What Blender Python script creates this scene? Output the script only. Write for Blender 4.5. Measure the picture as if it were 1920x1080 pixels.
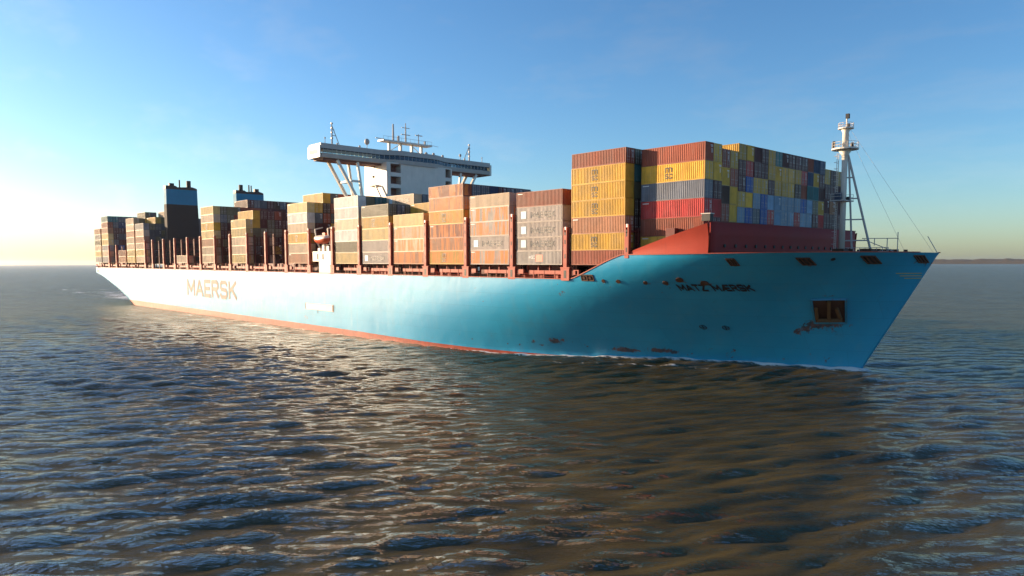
import bpy, bmesh, math, random
import numpy as np
from mathutils import Matrix, Vector

# ------------------------------------------------------------------ camera, sky, sun, exposure
for o in list(bpy.data.objects): bpy.data.objects.remove(o)
scene = bpy.context.scene
COL = scene.collection
R = math.radians
# ship frame: x forward, y to port, z up (0 = underside of the deck containers); the ship trims a little by the bow
TRIM = R(.2)
SHIP = Matrix.Translation((-80, 0, 0)) @ Matrix.Rotation(TRIM, 4, 'Y') @ Matrix.Translation((80, 0, 18.95))
YAW, PITCH = R(42.787), R(4.684)
cam_d = bpy.data.cameras.new('camera'); cam = bpy.data.objects.new('camera', cam_d); COL.objects.link(cam)
cam_d.sensor_width = 36; cam_d.lens = 1337.9/1920*36; cam_d.shift_y = 59.1/1920
cam_d.clip_start = .5; cam_d.clip_end = 60000
fw = Vector((-math.cos(YAW), math.sin(YAW), 0)); rt = Vector((fw.y, -fw.x, 0)); zz = Vector((0, 0, 1))
cF = fw*math.cos(PITCH)-zz*math.sin(PITCH); cU = fw*math.sin(PITCH)+zz*math.cos(PITCH)
cam.matrix_world = SHIP @ Matrix(((rt.x, cU.x, -cF.x, 88.216), (rt.y, cU.y, -cF.y, -96.262), (rt.z, cU.z, -cF.z, .706), (0, 0, 0, 1)))
scene.camera = cam

SUN_EL, SUN_OFF = R(11.0), R(29)          # low sun, abaft the starboard beam
SUN = Vector((-math.cos(SUN_OFF)*math.cos(SUN_EL), -math.sin(SUN_OFF)*math.cos(SUN_EL), math.sin(SUN_EL)))
world = bpy.data.worlds.new('World'); scene.world = world; world.use_nodes = True
wn = world.node_tree.nodes; wl = world.node_tree.links; wn.clear()
wo = wn.new('ShaderNodeOutputWorld'); wb = wn.new('ShaderNodeBackground'); sk = wn.new('ShaderNodeTexSky')
sk.sky_type = 'NISHITA'; sk.sun_disc = False; sk.sun_elevation = SUN_EL
sk.sun_rotation = math.atan2(SUN.x, SUN.y) % (2*math.pi)
sk.air_density = 1.0; sk.dust_density = .7; sk.ozone_density = 4.0; sk.altitude = 0
wb.inputs['Strength'].default_value = .106
gm = wn.new('ShaderNodeGamma'); gm.inputs[1].default_value = 1.08
tint = wn.new('ShaderNodeMix'); tint.data_type = 'RGBA'; tint.blend_type = 'MULTIPLY'; tint.inputs[0].default_value = 1; tint.inputs[7].default_value = (1.02, 1.0, .965, 1)
hs = wn.new('ShaderNodeHueSaturation'); hs.inputs['Saturation'].default_value = 1.06; wl.new(sk.outputs[0], hs.inputs['Color']); wl.new(hs.outputs[0], gm.inputs[0]); wl.new(gm.outputs[0], tint.inputs[6])
# faint high cirrus: a thin veil of drawn-out wisps all over the sky
tcw = wn.new('ShaderNodeTexCoord'); mp = wn.new('ShaderNodeMapping'); mp.inputs['Rotation'].default_value = (R(8), R(14), R(25)); mp.inputs['Scale'].default_value = (1.2, 4.5, 9)
nz = wn.new('ShaderNodeTexNoise'); nz.inputs['Scale'].default_value = 1.6; nz.inputs['Detail'].default_value = 7; nz.inputs['Roughness'].default_value = .62
mr = wn.new('ShaderNodeMapRange'); mr.inputs[1].default_value = .52; mr.inputs[2].default_value = .85; mr.inputs[4].default_value = .2
vl = wn.new('ShaderNodeMix'); vl.data_type = 'RGBA'; lum = wn.new('ShaderNodeRGBToBW')
wl.new(tcw.outputs['Generated'], mp.inputs[0]); wl.new(mp.outputs[0], nz.inputs['Vector']); wl.new(nz.outputs[0], mr.inputs[0])
vl.blend_type = 'MIX'; sc_ = wn.new('ShaderNodeMix'); sc_.data_type = 'RGBA'; sc_.blend_type = 'MULTIPLY'; sc_.inputs[0].default_value = 1; sc_.inputs[7].default_value = (1.9, 1.75, 1.6, 1)
wl.new(tint.outputs[2], lum.inputs[0]); wl.new(lum.outputs[0], sc_.inputs[6]); wl.new(mr.outputs[0], vl.inputs[0])
wl.new(tint.outputs[2], vl.inputs[6]); wl.new(sc_.outputs[2], vl.inputs[7]); wl.new(vl.outputs[2], wb.inputs[0]); wl.new(wb.outputs[0], wo.inputs[0])
sun_d = bpy.data.lights.new('sun', 'SUN'); sun_d.energy = 5.0; sun_d.angle = R(.55); sun_d.color = (1, .73, .47)
sun = bpy.data.objects.new('sun', sun_d); COL.objects.link(sun); sun.rotation_euler = SUN.to_track_quat('Z', 'Y').to_euler()
vs = scene.view_settings; vs.view_transform = 'Standard'; vs.look = 'None'; vs.gamma = 1; vs.exposure = 1.06; vs.use_curve_mapping = False

# ------------------------------------------------------------------ helpers
rnd = random.Random(7)
def tag(o, label=None, cat=None, group=None, kind=None):
    for k, v in (('label', label), ('category', cat), ('group', group), ('kind', kind)):
        if v: o[k] = v
    return o
def nnode(nt, t, **kw):
    n = nt.nodes.new(t)
    for k, v in kw.items(): setattr(n, k, v)
    return n
def base_mat(name, rough=.5, metal=0, spec=.5):
    m = bpy.data.materials.new(name); m.use_nodes = True
    nt = m.node_tree; b = nt.nodes['Principled BSDF']
    b.inputs['Roughness'].default_value = rough; b.inputs['Metallic'].default_value = metal
    b.inputs['Specular IOR Level'].default_value = spec
    return m, nt, b
def mixc(nt, a, b, f, blend='MIX'):
    n = nnode(nt, 'ShaderNodeMix', data_type='RGBA', blend_type=blend)
    for sock, v in ((n.inputs[0], f), (n.inputs[6], a), (n.inputs[7], b)):
        if hasattr(v, 'is_output'): nt.links.new(v, sock)
        elif isinstance(v, (int, float)): sock.default_value = v
        else: sock.default_value = (*v, 1) if len(v) == 3 else v
    return n.outputs[2]
def math_n(nt, op, a, b=0., c=None, clamp=False):
    n = nnode(nt, 'ShaderNodeMath', operation=op, use_clamp=clamp)
    for i, v in enumerate((a, b) if c is None else (a, b, c)):
        if hasattr(v, 'is_output'): nt.links.new(v, n.inputs[i])
        else: n.inputs[i].default_value = v
    return n.outputs[0]
def noise(nt, vec, scale, detail=3, rough=.55, out=0, kind='FBM'):
    n = nnode(nt, 'ShaderNodeTexNoise', noise_type=kind); n.inputs['Scale'].default_value = scale
    n.inputs['Detail'].default_value = detail; n.inputs['Roughness'].default_value = rough
    if vec is not None: nt.links.new(vec, n.inputs['Vector'])
    return n.outputs[out]
def mapping(nt, vec, scale):
    n = nnode(nt, 'ShaderNodeMapping'); n.inputs['Scale'].default_value = scale; nt.links.new(vec, n.inputs['Vector']); return n.outputs[0]
def ramp(nt, f, lo, hi):
    n = nnode(nt, 'ShaderNodeMapRange', interpolation_type='SMOOTHSTEP'); nt.links.new(f, n.inputs[0])
    n.inputs[1].default_value = lo; n.inputs[2].default_value = hi; return n.outputs[0]
def paint(name, col, rough=.5, wear=.25, dirt=(.12, .07, .045), scale=.6, metal=0, spec=.4):
    """painted steel: colour with patchy fading, rain streaks and a little rust"""
    m, nt, b = base_mat(name, rough, metal, spec)
    tc = nnode(nt, 'ShaderNodeTexCoord').outputs['Object']
    n1 = noise(nt, tc, scale, 4); n2 = noise(nt, mapping(nt, tc, (1.6, 1.6, .12)), 1.7, 4)
    c = mixc(nt, tuple(x*.8 for x in col), tuple(min(1, x*1.15) for x in col), n1)
    f = math_n(nt, 'MULTIPLY', ramp(nt, n2, .52, .78), wear, clamp=True)
    c = mixc(nt, c, dirt, f)
    nt.links.new(c, b.inputs['Base Color'])
    r = math_n(nt, 'MULTIPLY_ADD', n1, .25, rough-.1, clamp=True); nt.links.new(r, b.inputs['Roughness'])
    return m

class MB:
    def __init__(s): s.v = []; s.f = []
    def box(s, x0, x1, y0, y1, z0, z1):
        n = len(s.v)
        s.v += [(x0,y0,z0),(x1,y0,z0),(x1,y1,z0),(x0,y1,z0),(x0,y0,z1),(x1,y0,z1),(x1,y1,z1),(x0,y1,z1)]
        s.f += [tuple(n+i for i in q) for q in ((0,3,2,1),(4,5,6,7),(0,1,5,4),(1,2,6,5),(2,3,7,6),(3,0,4,7))]
        return s
    def bar(s, a, b, w, h=None, up=(0,0,1)):
        a = Vector(a); b = Vector(b); d = (b-a).normalized(); u = Vector(up)
        if abs(d.dot(u)) > .98: u = Vector((1,0,0))
        p = d.cross(u).normalized()*w*.5; q = p.cross(d).normalized()*(h or w)*.5
        n = len(s.v)
        for c in (a, b):
            for i, j in ((-1,-1),(1,-1),(1,1),(-1,1)): s.v.append(tuple(c+p*i+q*j))
        s.f += [tuple(n+i for i in k) for k in ((0,3,2,1),(4,5,6,7),(0,1,5,4),(1,2,6,5),(2,3,7,6),(3,0,4,7))]
        return s
    def tube(s, pts, rad, n=10, cap=True):
        pts = [Vector(p) for p in pts]; rad = rad if isinstance(rad, (list, tuple)) else [rad]*len(pts)
        base = len(s.v)
        for i, p in enumerate(pts):
            d = (pts[min(i+1, len(pts)-1)]-pts[max(i-1, 0)])
            d = d.normalized() if d.length else Vector((0,0,1))
            u = Vector((0,0,1)) if abs(d.z) < .9 else Vector((1,0,0))
            e = d.cross(u).normalized(); g = e.cross(d)
            for k in range(n):
                a = 2*math.pi*k/n; s.v.append(tuple(p+(e*math.cos(a)+g*math.sin(a))*rad[i]))
        for i in range(len(pts)-1):
            for k in range(n):
                a = base+i*n+k; b = base+i*n+(k+1) % n; s.f.append((a, b, b+n, a+n))
        if cap: s.f.append(tuple(base+k for k in range(n))[::-1]); s.f.append(tuple(base+(len(pts)-1)*n+k for k in range(n)))
        return s
    def prism(s, poly, axis, a, b):
        """poly: 2-d outline in the other two axes, extruded along axis from a to b"""
        n = len(s.v); k = len(poly)
        def put(p, h): return {'x': (h,p[0],p[1]), 'y': (p[0],h,p[1]), 'z': (p[0],p[1],h)}[axis]
        s.v += [put(p, a) for p in poly]+[put(p, b) for p in poly]
        s.f += [tuple(n+i for i in range(k))[::-1], tuple(n+k+i for i in range(k))]
        s.f += [(n+i, n+(i+1) % k, n+k+(i+1) % k, n+k+i) for i in range(k)]
        return s
    def mesh(s, name, mat=None, smooth=False, fix=True):
        me = bpy.data.meshes.new(name); me.from_pydata(s.v, [], s.f)
        if fix:
            bm = bmesh.new(); bm.from_mesh(me); bmesh.ops.recalc_face_normals(bm, faces=bm.faces); bm.to_mesh(me); bm.free()
        if mat: me.materials.append(mat)
        if smooth: me.polygons.foreach_set('use_smooth', [True]*len(me.polygons))
        return me
    def build(s, name, mat, parent=None, smooth=False, fix=True):
        return link(name, s.mesh(name, mat, smooth, fix), parent)
def link(name, data, parent=None):
    o = bpy.data.objects.new(name, data); COL.objects.link(o)
    if parent: o.parent = parent
    return o
GLYPH = {   # block letters as strokes in a unit box: (advance, [polylines])
 'M': (1.15, [[(0,0),(0,1)],[(1.15,0),(1.15,1)],[(0,.95),(.575,.25)],[(1.15,.95),(.575,.25)]]), 'A': (1.05, [[(0,0),(.5,.97)],[(1.05,0),(.55,.97)],[(.25,.3),(.8,.3)]]),
 'T': (.95, [[(0,1),(.95,1)],[(.475,0),(.475,.9)]]), 'Z': (.95, [[(0,1),(.95,1)],[(.9,.95),(.05,.05)],[(0,0),(.95,0)]]), 'E': (.82, [[(0,0),(0,1)],[(.1,1),(.82,1)],[(.1,.5),(.72,.5)],[(.1,0),(.82,0)]]),
 'Æ': (1.45, [[(0,0),(.7,1)],[(.72,0),(.72,1)],[(.3,.3),(.65,.3)],[(.82,1),(1.45,1)],[(.82,.5),(1.35,.5)],[(.82,0),(1.45,0)]]),
 'R': (.92, [[(0,0),(0,1)],[(.1,1),(.68,1),(.88,.87),(.88,.63),(.68,.5),(.1,.5)],[(.5,.45),(.92,0)]]), 'K': (.95, [[(0,0),(0,1)],[(.1,.45),(.9,1)],[(.35,.58),(.95,0)]]),
 'S': (.92, [[(.9,.84),(.74,1),(.18,1),(.02,.86),(.02,.66),(.16,.53),(.76,.47),(.9,.34),(.9,.14),(.74,0),(.16,0),(0,.16)]]),
 'C': (.92, [[(.9,.82),(.74,1),(.2,1),(0,.8),(0,.2),(.2,0),(.74,0),(.9,.18)]]),
 'm': (1.3, [[(0,0),(0,1)],[(.65,0),(.65,.95)],[(1.3,0),(1.3,.85)],[(.1,1),(1.15,1),(1.3,.85)]]), ' ': (.55, [])}
def text_mesh(t, w=.2):
    """lettering of cap height 1 as overlapping strokes, each on its own thin layer -> verts (x, y, layer), quads"""
    v, f, x0, lay = [], [], 0., 0
    for ch_ in t:
        adv, lines = GLYPH[ch_]
        for ln in lines:
            for (ax_, ay_), (bx_, by_) in zip(ln, ln[1:]):
                a = Vector((x0+ax_, .1+ay_*.8)); b = Vector((x0+bx_, .1+by_*.8)); d = (b-a).normalized(); q = Vector((-d.y, d.x))*w*.5; e = d*w*.38
                n = len(v); v += [(*(a-e-q), lay % 7), (*(b+e-q), lay % 7), (*(b+e+q), lay % 7), (*(a-e+q), lay % 7)]; f.append((n, n+1, n+2, n+3)); lay += 1
        x0 += adv+.36
    v = np.array(v); v[:, 0] -= v[:, 0].min(); return v, f
# ------------------------------------------------------------------ materials
M = {}
M['oxide'] = paint('oxide_red_steel', (.36, .060, .032), .55, .4, (.10, .035, .025), .5)
M['oxide_dark'] = paint('dark_red_steel', (.13, .022, .018), .6, .4, (.05, .02, .018), .6)
M['fascia'] = paint('fascia_grey', (.42, .38, .34), .5, .2, (.18, .15, .13), .5)
M['cream'] = paint('cream_white_paint', (.70, .66, .58), .45, .3, (.40, .27, .16), .35)
M['white'] = paint('white_paint', (.66, .57, .48), .45, .25, (.36, .29, .24), .4)
M['grey'] = paint('grey_paint', (.46, .42, .38), .5, .25, (.25, .2, .18), .5)
M['black'] = paint('black_paint', (.018, .018, .02), .55, .3, (.05, .04, .035), .8)
M['funnel'] = paint('funnel_grey', (.034, .033, .034), .7, .3, (.03, .027, .026), .4, 0, .12)
M['band'] = paint('funnel_blue', (.008, .20, .33), .6, .2, (.01, .08, .15), .4, 0, .15)
M['letter'] = paint('dark_lettering', (.016, .018, .024), .5, .2, (.08, .06, .05), .7)
M['fletter'] = paint('faded_lettering', (.17, .16, .14), .6, .6, (.24, .26, .25), .5)
M['greyletter'] = paint('grey_lettering', (.06, .065, .07), .5, .5, (.25, .24, .22), .9)
M['mark'] = paint('white_marking', (.7, .7, .68), .5, .2, (.4, .35, .3), 1.2)
M['yellowmark'] = paint('yellow_marking', (.5, .42, .12), .5, .3, (.2, .15, .08), 1.2)
M['orange'] = paint('orange_plastic', (.62, .10, .03), .4, .2, (.3, .08, .03), .7)
M['pocket'] = paint('rusty_steel', (.085, .035, .018), .75, .8, (.03, .013, .008), .8)
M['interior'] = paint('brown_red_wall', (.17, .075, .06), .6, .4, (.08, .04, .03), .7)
m, nt, b = base_mat('window_glass', .06, 0, .8); b.inputs['Base Color'].default_value = (.012, .02, .024, 1); M['glass'] = m
m, nt, b = base_mat('lamp_lens', .3); b.inputs['Base Color'].default_value = (.85, .83, .78, 1); M['lens'] = m

# container paint: colour per object, dents, rain-washed streaks and rust along the lower edge
m, nt, b = base_mat('container_paint', .5, 0, .28); M['cont'] = m
oi = nnode(nt, 'ShaderNodeObjectInfo'); tc = nnode(nt, 'ShaderNodeTexCoord').outputs['Object']
off = nnode(nt, 'ShaderNodeVectorMath', operation='ADD'); nt.links.new(tc, off.inputs[0])
cmb = nnode(nt, 'ShaderNodeCombineXYZ'); rs = math_n(nt, 'MULTIPLY', oi.outputs['Random'], 97.)
for i in range(3): nt.links.new(rs, cmb.inputs[i])
nt.links.new(cmb.outputs[0], off.inputs[1]); P = off.outputs[0]
hsv = nnode(nt, 'ShaderNodeHueSaturation'); nt.links.new(oi.outputs['Color'], hsv.inputs['Color'])
nt.links.new(math_n(nt, 'MULTIPLY_ADD', oi.outputs['Random'], .3, .86), hsv.inputs['Value'])
sxp = nnode(nt, 'ShaderNodeSeparateXYZ'); nt.links.new(P, sxp.inputs[0])      # wall panels fade differently
wn_ = nnode(nt, 'ShaderNodeTexWhiteNoise', noise_dimensions='1D'); nt.links.new(math_n(nt, 'FLOOR', math_n(nt, 'MULTIPLY', sxp.outputs[0], .82)), wn_.inputs['W'])
hs2 = nnode(nt, 'ShaderNodeHueSaturation'); nt.links.new(hsv.outputs[0], hs2.inputs['Color']); nt.links.new(math_n(nt, 'MULTIPLY_ADD', wn_.outputs['Value'], .24, .86), hs2.inputs['Value']); hsv = hs2
big = noise(nt, P, .45, 4); c = mixc(nt, mixc(nt, hsv.outputs[0], (.74,.74,.74), 1, 'MULTIPLY'), hsv.outputs[0], ramp(nt, big, .3, .62))
st = noise(nt, mapping(nt, P, (2.2, 2.2, .1)), 1.6, 4, .65)
c = mixc(nt, c, (.16, .075, .035), math_n(nt, 'MULTIPLY', ramp(nt, st, .55, .75), .28))
fade = noise(nt, mapping(nt, P, (.8, .8, .25)), 1.0, 2)
c = mixc(nt, c, mixc(nt, hsv.outputs[0], (.55, .50, .45), .5), math_n(nt, 'MULTIPLY', ramp(nt, fade, .5, .7), .14))
mot = noise(nt, mapping(nt, P, (1.0, 1.0, .07)), 1.15, 3, .7)      # hand-painted, patchy boxes
inv = math_n(nt, 'SUBTRACT', 1., oi.outputs['Alpha'])
c = mixc(nt, c, (.80, .26, .045), math_n(nt, 'MULTIPLY', ramp(nt, mot, .45, .53), inv, clamp=True))
sp = noise(nt, P, 2.6, 5, .7); c = mixc(nt, c, (.09, .035, .018), math_n(nt, 'MULTIPLY', ramp(nt, sp, .64, .70), .7))
nt.links.new(c, b.inputs['Base Color'])
bp = nnode(nt, 'ShaderNodeBump'); bp.inputs['Strength'].default_value = .25; bp.inputs['Distance'].default_value = .06
nt.links.new(noise(nt, P, 1.1, 3), bp.inputs['Height']); nt.links.new(bp.outputs[0], b.inputs['Normal'])
nt.links.new(math_n(nt, 'MULTIPLY_ADD', big, .25, .36), b.inputs['Roughness'])
# same paint, vertex colours, for the inner boxes
m2 = m.copy(); m2.name = 'container_paint_inner'; n2 = m2.node_tree
at = nnode(n2, 'ShaderNodeVertexColor'); at.layer_name = 'col'
for l in [l for l in n2.links if l.from_socket.name == 'Color' and l.from_node.type == 'OBJECT_INFO']:
    s_ = l.to_socket; n2.links.remove(l); n2.links.new(at.outputs[0], s_)
for l in [l for l in n2.links if l.from_socket.name == 'Alpha' and l.from_node.type == 'OBJECT_INFO']:
    s_ = l.to_node; n2.links.remove(l); s_.inputs[1].default_value = 1
M['cont_in'] = m2

# hull paint: light blue topsides, red boot-topping, rust attribute painted on the plating
m, nt, b = base_mat('hull_paint', .4, 0, .42); M['hull'] = m
tc = nnode(nt, 'ShaderNodeTexCoord').outputs['Object']; sx = nnode(nt, 'ShaderNodeSeparateXYZ'); nt.links.new(tc, sx.inputs[0])
n1 = noise(nt, tc, .05, 5); n2 = noise(nt, mapping(nt, tc, (.5, .5, .05)), 1.0, 5, .6); n3 = noise(nt, tc, .9, 5, .65)
blue = mixc(nt, (.014, .27, .47), (.022, .32, .53), ramp(nt, n1, .35, .65))
blue = mixc(nt, blue, (.06, .29, .44), math_n(nt, 'MULTIPLY', ramp(nt, n2, .5, .75), .45))
blue = mixc(nt, blue, (.02, .20, .31), math_n(nt, 'MULTIPLY', ramp(nt, n3, .6, .75), .4))
boot = mixc(nt, (.36, .058, .026), (.24, .042, .024), ramp(nt, n3, .35, .65))
line = math_n(nt, 'ADD', sx.outputs[2], math_n(nt, 'MULTIPLY', n3, .12))
fwd_ = math_n(nt, 'MULTIPLY', ramp(nt, sx.outputs[0], -90, 0), -1.05)
isb = math_n(nt, 'LESS_THAN', line, math_n(nt, 'ADD', fwd_, -17.32))
c = mixc(nt, blue, boot, isb)
ra = nnode(nt, 'ShaderNodeAttribute'); ra.attribute_name = 'rust'
rn = noise(nt, mapping(nt, tc, (1., 1., .35)), 2.2, 6, .7)
rf = ramp(nt, math_n(nt, 'ADD', ra.outputs['Fac'], math_n(nt, 'MULTIPLY_ADD', rn, 2.2, -1.1)), .42, .66)
wet = ramp(nt, math_n(nt, 'ADD', sx.outputs[2], math_n(nt, 'MULTIPLY', rn, .9)), -18.0, -17.6)
c = mixc(nt, c, mixc(nt, (.16, .050, .020), (.045, .022, .014), ramp(nt, n3, .4, .6)), math_n(nt, 'MULTIPLY', rf, .85))
br_ = nnode(nt, 'ShaderNodeTexBrick'); br_.inputs['Scale'].default_value = 1; br_.inputs['Brick Width'].default_value = 11.; br_.inputs['Row Height'].default_value = 2.9; br_.inputs['Mortar Size'].default_value = .035; br_.inputs['Mortar Smooth'].default_value = .6
cx_ = nnode(nt, 'ShaderNodeCombineXYZ'); nt.links.new(sx.outputs[0], cx_.inputs[0]); nt.links.new(sx.outputs[2], cx_.inputs[1]); nt.links.new(cx_.outputs[0], br_.inputs['Vector'])
br_.inputs['Color1'].default_value = (.93, .93, .93, 1); br_.inputs['Color2'].default_value = (1, 1, 1, 1); br_.inputs['Mortar'].default_value = (.72, .72, .72, 1)
c = mixc(nt, c, br_.outputs['Color'], .8, 'MULTIPLY')
nt.links.new(c, b.inputs['Base Color'])
bp = nnode(nt, 'ShaderNodeBump'); bp.inputs['Strength'].default_value = .3; bp.inputs['Distance'].default_value = .25
nt.links.new(noise(nt, mapping(nt, tc, (.55, .55, .4)), .55, 2), bp.inputs['Height']); nt.links.new(bp.outputs[0], b.inputs['Normal'])
nt.links.new(math_n(nt, 'MULTIPLY_ADD', n2, .18, .32), b.inputs['Roughness'])

# see-through wing window: mostly clear with a surface reflection
m = bpy.data.materials.new('clear_glass'); m.use_nodes = True; nt = m.node_tree; nt.nodes.clear()
ou = nnode(nt, 'ShaderNodeOutputMaterial'); tr = nnode(nt, 'ShaderNodeBsdfTransparent'); gl = nnode(nt, 'ShaderNodeBsdfGlossy'); mx = nnode(nt, 'ShaderNodeMixShader'); fr = nnode(nt, 'ShaderNodeFresnel')
tr.inputs[0].default_value = (.80, .90, .88, 1); gl.inputs['Roughness'].default_value = .05; fr.inputs[0].default_value = 1.5
nt.links.new(fr.outputs[0], mx.inputs[0]); nt.links.new(tr.outputs[0], mx.inputs[1]); nt.links.new(gl.outputs[0], mx.inputs[2]); nt.links.new(mx.outputs[0], ou.inputs[0])
M['clear'] = m
CL=28.98; BEAM=29.35
def smooth(a,b,x):
    t=np.clip((x-a)/(b-a),0,1); return t*t*(3-2*t)
WS=np.array([0,.15,.293,.418,.502,.586,.65,.72,.778,.854,.93,1.0]); WB=np.array([1,.995,.965,.885,.79,.66,.535,.385,.275,.165,.075,0])
DS=np.array([0,.12,.25,.40,.52,.64,.74,.83,.90,.95,.98,1.0]); DB=np.array([1,1,.998,.978,.935,.855,.745,.60,.44,.285,.15,0])
def ztop(X):
    return -2.62+smooth(-1.5,12.6,X)*.35*4.35+np.clip((X-.2)/11.8,0,1)*.65*4.35+.3*smooth(14,51,X)
def tz(z): return np.clip((z+18.6)/20.5,0,1)
def stem(z):
    t=(z+17.3)/19.3
    return np.where(t>=0,40.6+10.7*t,40.6+2.0*t)
def _fair(xs, ys, sg=.05):
    """fair a table of offsets: dense linear samples, gaussian-smoothed, flat before 0 and odd beyond 1"""
    g = np.linspace(-.5, 1.5, 2001); v = np.where(g < 0, 1., np.where(g > 1, -np.interp(2-g, xs, ys), np.interp(g, xs, ys)))
    k = np.exp(-.5*(np.arange(-200, 201)*.001/sg)**2); k /= k.sum()
    v = np.convolve(np.pad(v, 200, mode='edge'), k, 'valid'); return g, v
GW, VW = _fair(WS, WB, .07); GD, VD = _fair(DS, DB, .045)
def bow_start(z): return -78+88*tz(z)**1.4
def bow_b(s,z):
    t=tz(z)**1.15
    return BEAM*((1-t)*np.interp(s,GW,VW)+t*np.interp(s,GD,VD))
def half(X,z):
    X=np.asarray(X,float);z=np.asarray(z,float)
    x0=bow_start(z);s=np.clip((X-x0)/(stem(z)-x0),-.45,1)
    b=bow_b(s,z)
    # stern run
    zc=np.interp(X,[-345,-330,-315,-300,-285,-270,-250],[-6.4,-8.2,-10.8,-13.8,-17.5,-22,-30])
    d=np.clip(zc-z+1.2,0,None)
    b=b-np.where(X<-245,2.2*d**1.35,0)
    b=b-np.where(X<-300,.6*((-300-X)/43)**2,0)
    return np.clip(b,0.02,None)

# ------------------------------------------------------------------ water
def wave_field(X, Y, S):
    """sum of short sharp wind waves; S = local grid spacing, waves too short for the grid are left to the bump"""
    rg = np.random.RandomState(5); z = np.zeros_like(X); dx = np.zeros_like(X); dy = np.zeros_like(X)
    main = R(149)
    for i in range(130):
        lam = 1.3*(8.0/1.3)**rg.rand()**1.1
        th = main+rg.normal()*(.26 if lam < 4.5 else .5)+(rg.rand()-.5)*.25; k = 2*math.pi/lam
        amp = .0058*lam**.7*(.5+rg.rand()); ph = rg.rand()*6.283
        w = smooth(2.0, 3.4, lam/S)
        a = k*(X*math.cos(th)+Y*math.sin(th))+ph
        z += w*amp*np.sin(a); q = .75*amp*w*np.cos(a); dx += q*math.cos(th); dy += q*math.sin(th)
    # gusts: patches of higher and lower chop
    g = 1+.28*np.sin(X*.031+Y*.017+1.)*np.sin(Y*.043-X*.013)+.15*np.sin(X*.09-Y*.07)
    return z*g, dx*g, dy*g
def axis(lo, hi, step, far):
    a = list(np.arange(lo, hi, step)); L = []; H = []
    for x0, sg, out in ((lo, -1, L), (a[-1], 1, H)):
        s, d = step, 0.
        while d < far: s *= 1.0135 if d < 420 else 1.09; d += s; out.append(x0+sg*d)
    return np.array(L[::-1]+a+H)
ax = axis(-60, 130, .42, 16000); ay = axis(-84, 10, .42, 16000)
gx, gy = np.meshgrid(ax, ay, indexing='ij')
spx = np.gradient(ax); spy = np.gradient(ay); S = np.maximum(spx[:, None], spy[None, :])
wz, wdx, wdy = wave_field(gx, gy, S)
zw = -18.95+(gx+80)*math.tan(TRIM)
hb = half(np.clip(gx, -343, 52), np.clip(zw, -24, -17))
inside_x = (gx > -335) & (gx < 40.5)
dist = np.where(inside_x, np.abs(gy-CL)-hb, np.hypot(np.where(gx > 0, gx-40.5, -335-gx), np.maximum(0, np.abs(gy-CL)-np.where(gx > 0, 0, 14))))
dpos = np.clip(dist, 0, None)
wz = wz*(1-.35*np.exp(-dpos/5)*(gx < 45)*(gx > -345))
wz += 1.15*np.exp(-dpos/4.0)*smooth(-25, 15, gx)*(gx < 60)+.25*np.exp(-((dpos-9)/4)**2)*smooth(-60, 0, gx)*(gx < 30)
foam = .64*np.exp(-dpos/1.9)*smooth(-55, -5, gx)*(gx < 43)+.30*np.exp(-dpos/1.0)*(gx > -330)*(gx <= 40)
foam += .42*np.exp(-((dpos-6.5-.10*(35-gx))/1.0)**2)*smooth(-45, -5, gx)*(gx < 25)
wk = np.clip((-318-gx)/60, 0, None)
foam += .72*smooth(-322, -345, gx)*np.exp(-(np.abs(gy-CL)/(22+wk*2))**4)*np.exp(-wk/3.5)
foam += .6*np.exp(-dpos/3)*(gx < -290)*(gx > -345)
foam += .10*smooth(.34, .55, wz)
chop = 1-smooth(.9, 4.2, 5/S)
V = np.stack([gx-wdx, gy-wdy, wz], -1).reshape(-1, 3); nx, ny = gx.shape
idx = np.arange(nx*ny).reshape(nx, ny)
Fq = np.stack([idx[:-1, :-1], idx[1:, :-1], idx[1:, 1:], idx[:-1, 1:]], -1).reshape(-1, 4)
me = bpy.data.meshes.new('water'); me.vertices.add(len(V)); me.vertices.foreach_set('co', V.ravel().astype(np.float32))
me.loops.add(Fq.size); me.loops.foreach_set('vertex_index', Fq.ravel().astype(np.int32))
me.polygons.add(len(Fq)); me.polygons.foreach_set('loop_start', np.arange(0, Fq.size, 4, dtype=np.int32))
me.polygons.foreach_set('use_smooth', np.ones(len(Fq), dtype=bool)); me.update(calc_edges=True)
fa = me.attributes.new('foam', 'FLOAT', 'POINT'); fa.data.foreach_set('value', np.clip(foam, 0, 1).ravel().astype(np.float32))
fa = me.attributes.new('chop', 'FLOAT', 'POINT'); fa.data.foreach_set('value', np.broadcast_to(chop, gx.shape).ravel().astype(np.float32))
water = link('water', me); tag(water, 'choppy grey brown estuary water reaching the horizon', 'water', kind='structure')
m = bpy.data.materials.new('sea_water'); m.use_nodes = True; nt = m.node_tree; nt.nodes.clear(); me.materials.append(m)
ou = nnode(nt, 'ShaderNodeOutputMaterial'); tc = nnode(nt, 'ShaderNodeTexCoord').outputs['Object']
murk = noise(nt, mapping(nt, tc, (.05, .05, .05)), 1., 4)
body = mixc(nt, (.044, .034, .012), (.080, .061, .021), ramp(nt, murk, .3, .7))
fo = nnode(nt, 'ShaderNodeAttribute'); fo.attribute_name = 'foam'; ch_ = nnode(nt, 'ShaderNodeAttribute'); ch_.attribute_name = 'chop'
fn = math_n(nt, 'MULTIPLY_ADD', noise(nt, mapping(nt, tc, (.45, .9, .9)), .09, 4, .6), .5, math_n(nt, 'MULTIPLY', noise(nt, mapping(nt, tc, (.45, .9, .9)), 1.5, 7, .72), .5))
ff = ramp(nt, math_n(nt, 'ADD', fo.outputs['Fac'], math_n(nt, 'MULTIPLY_ADD', fn, 2.2, -1.1)), .40, .66)
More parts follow.
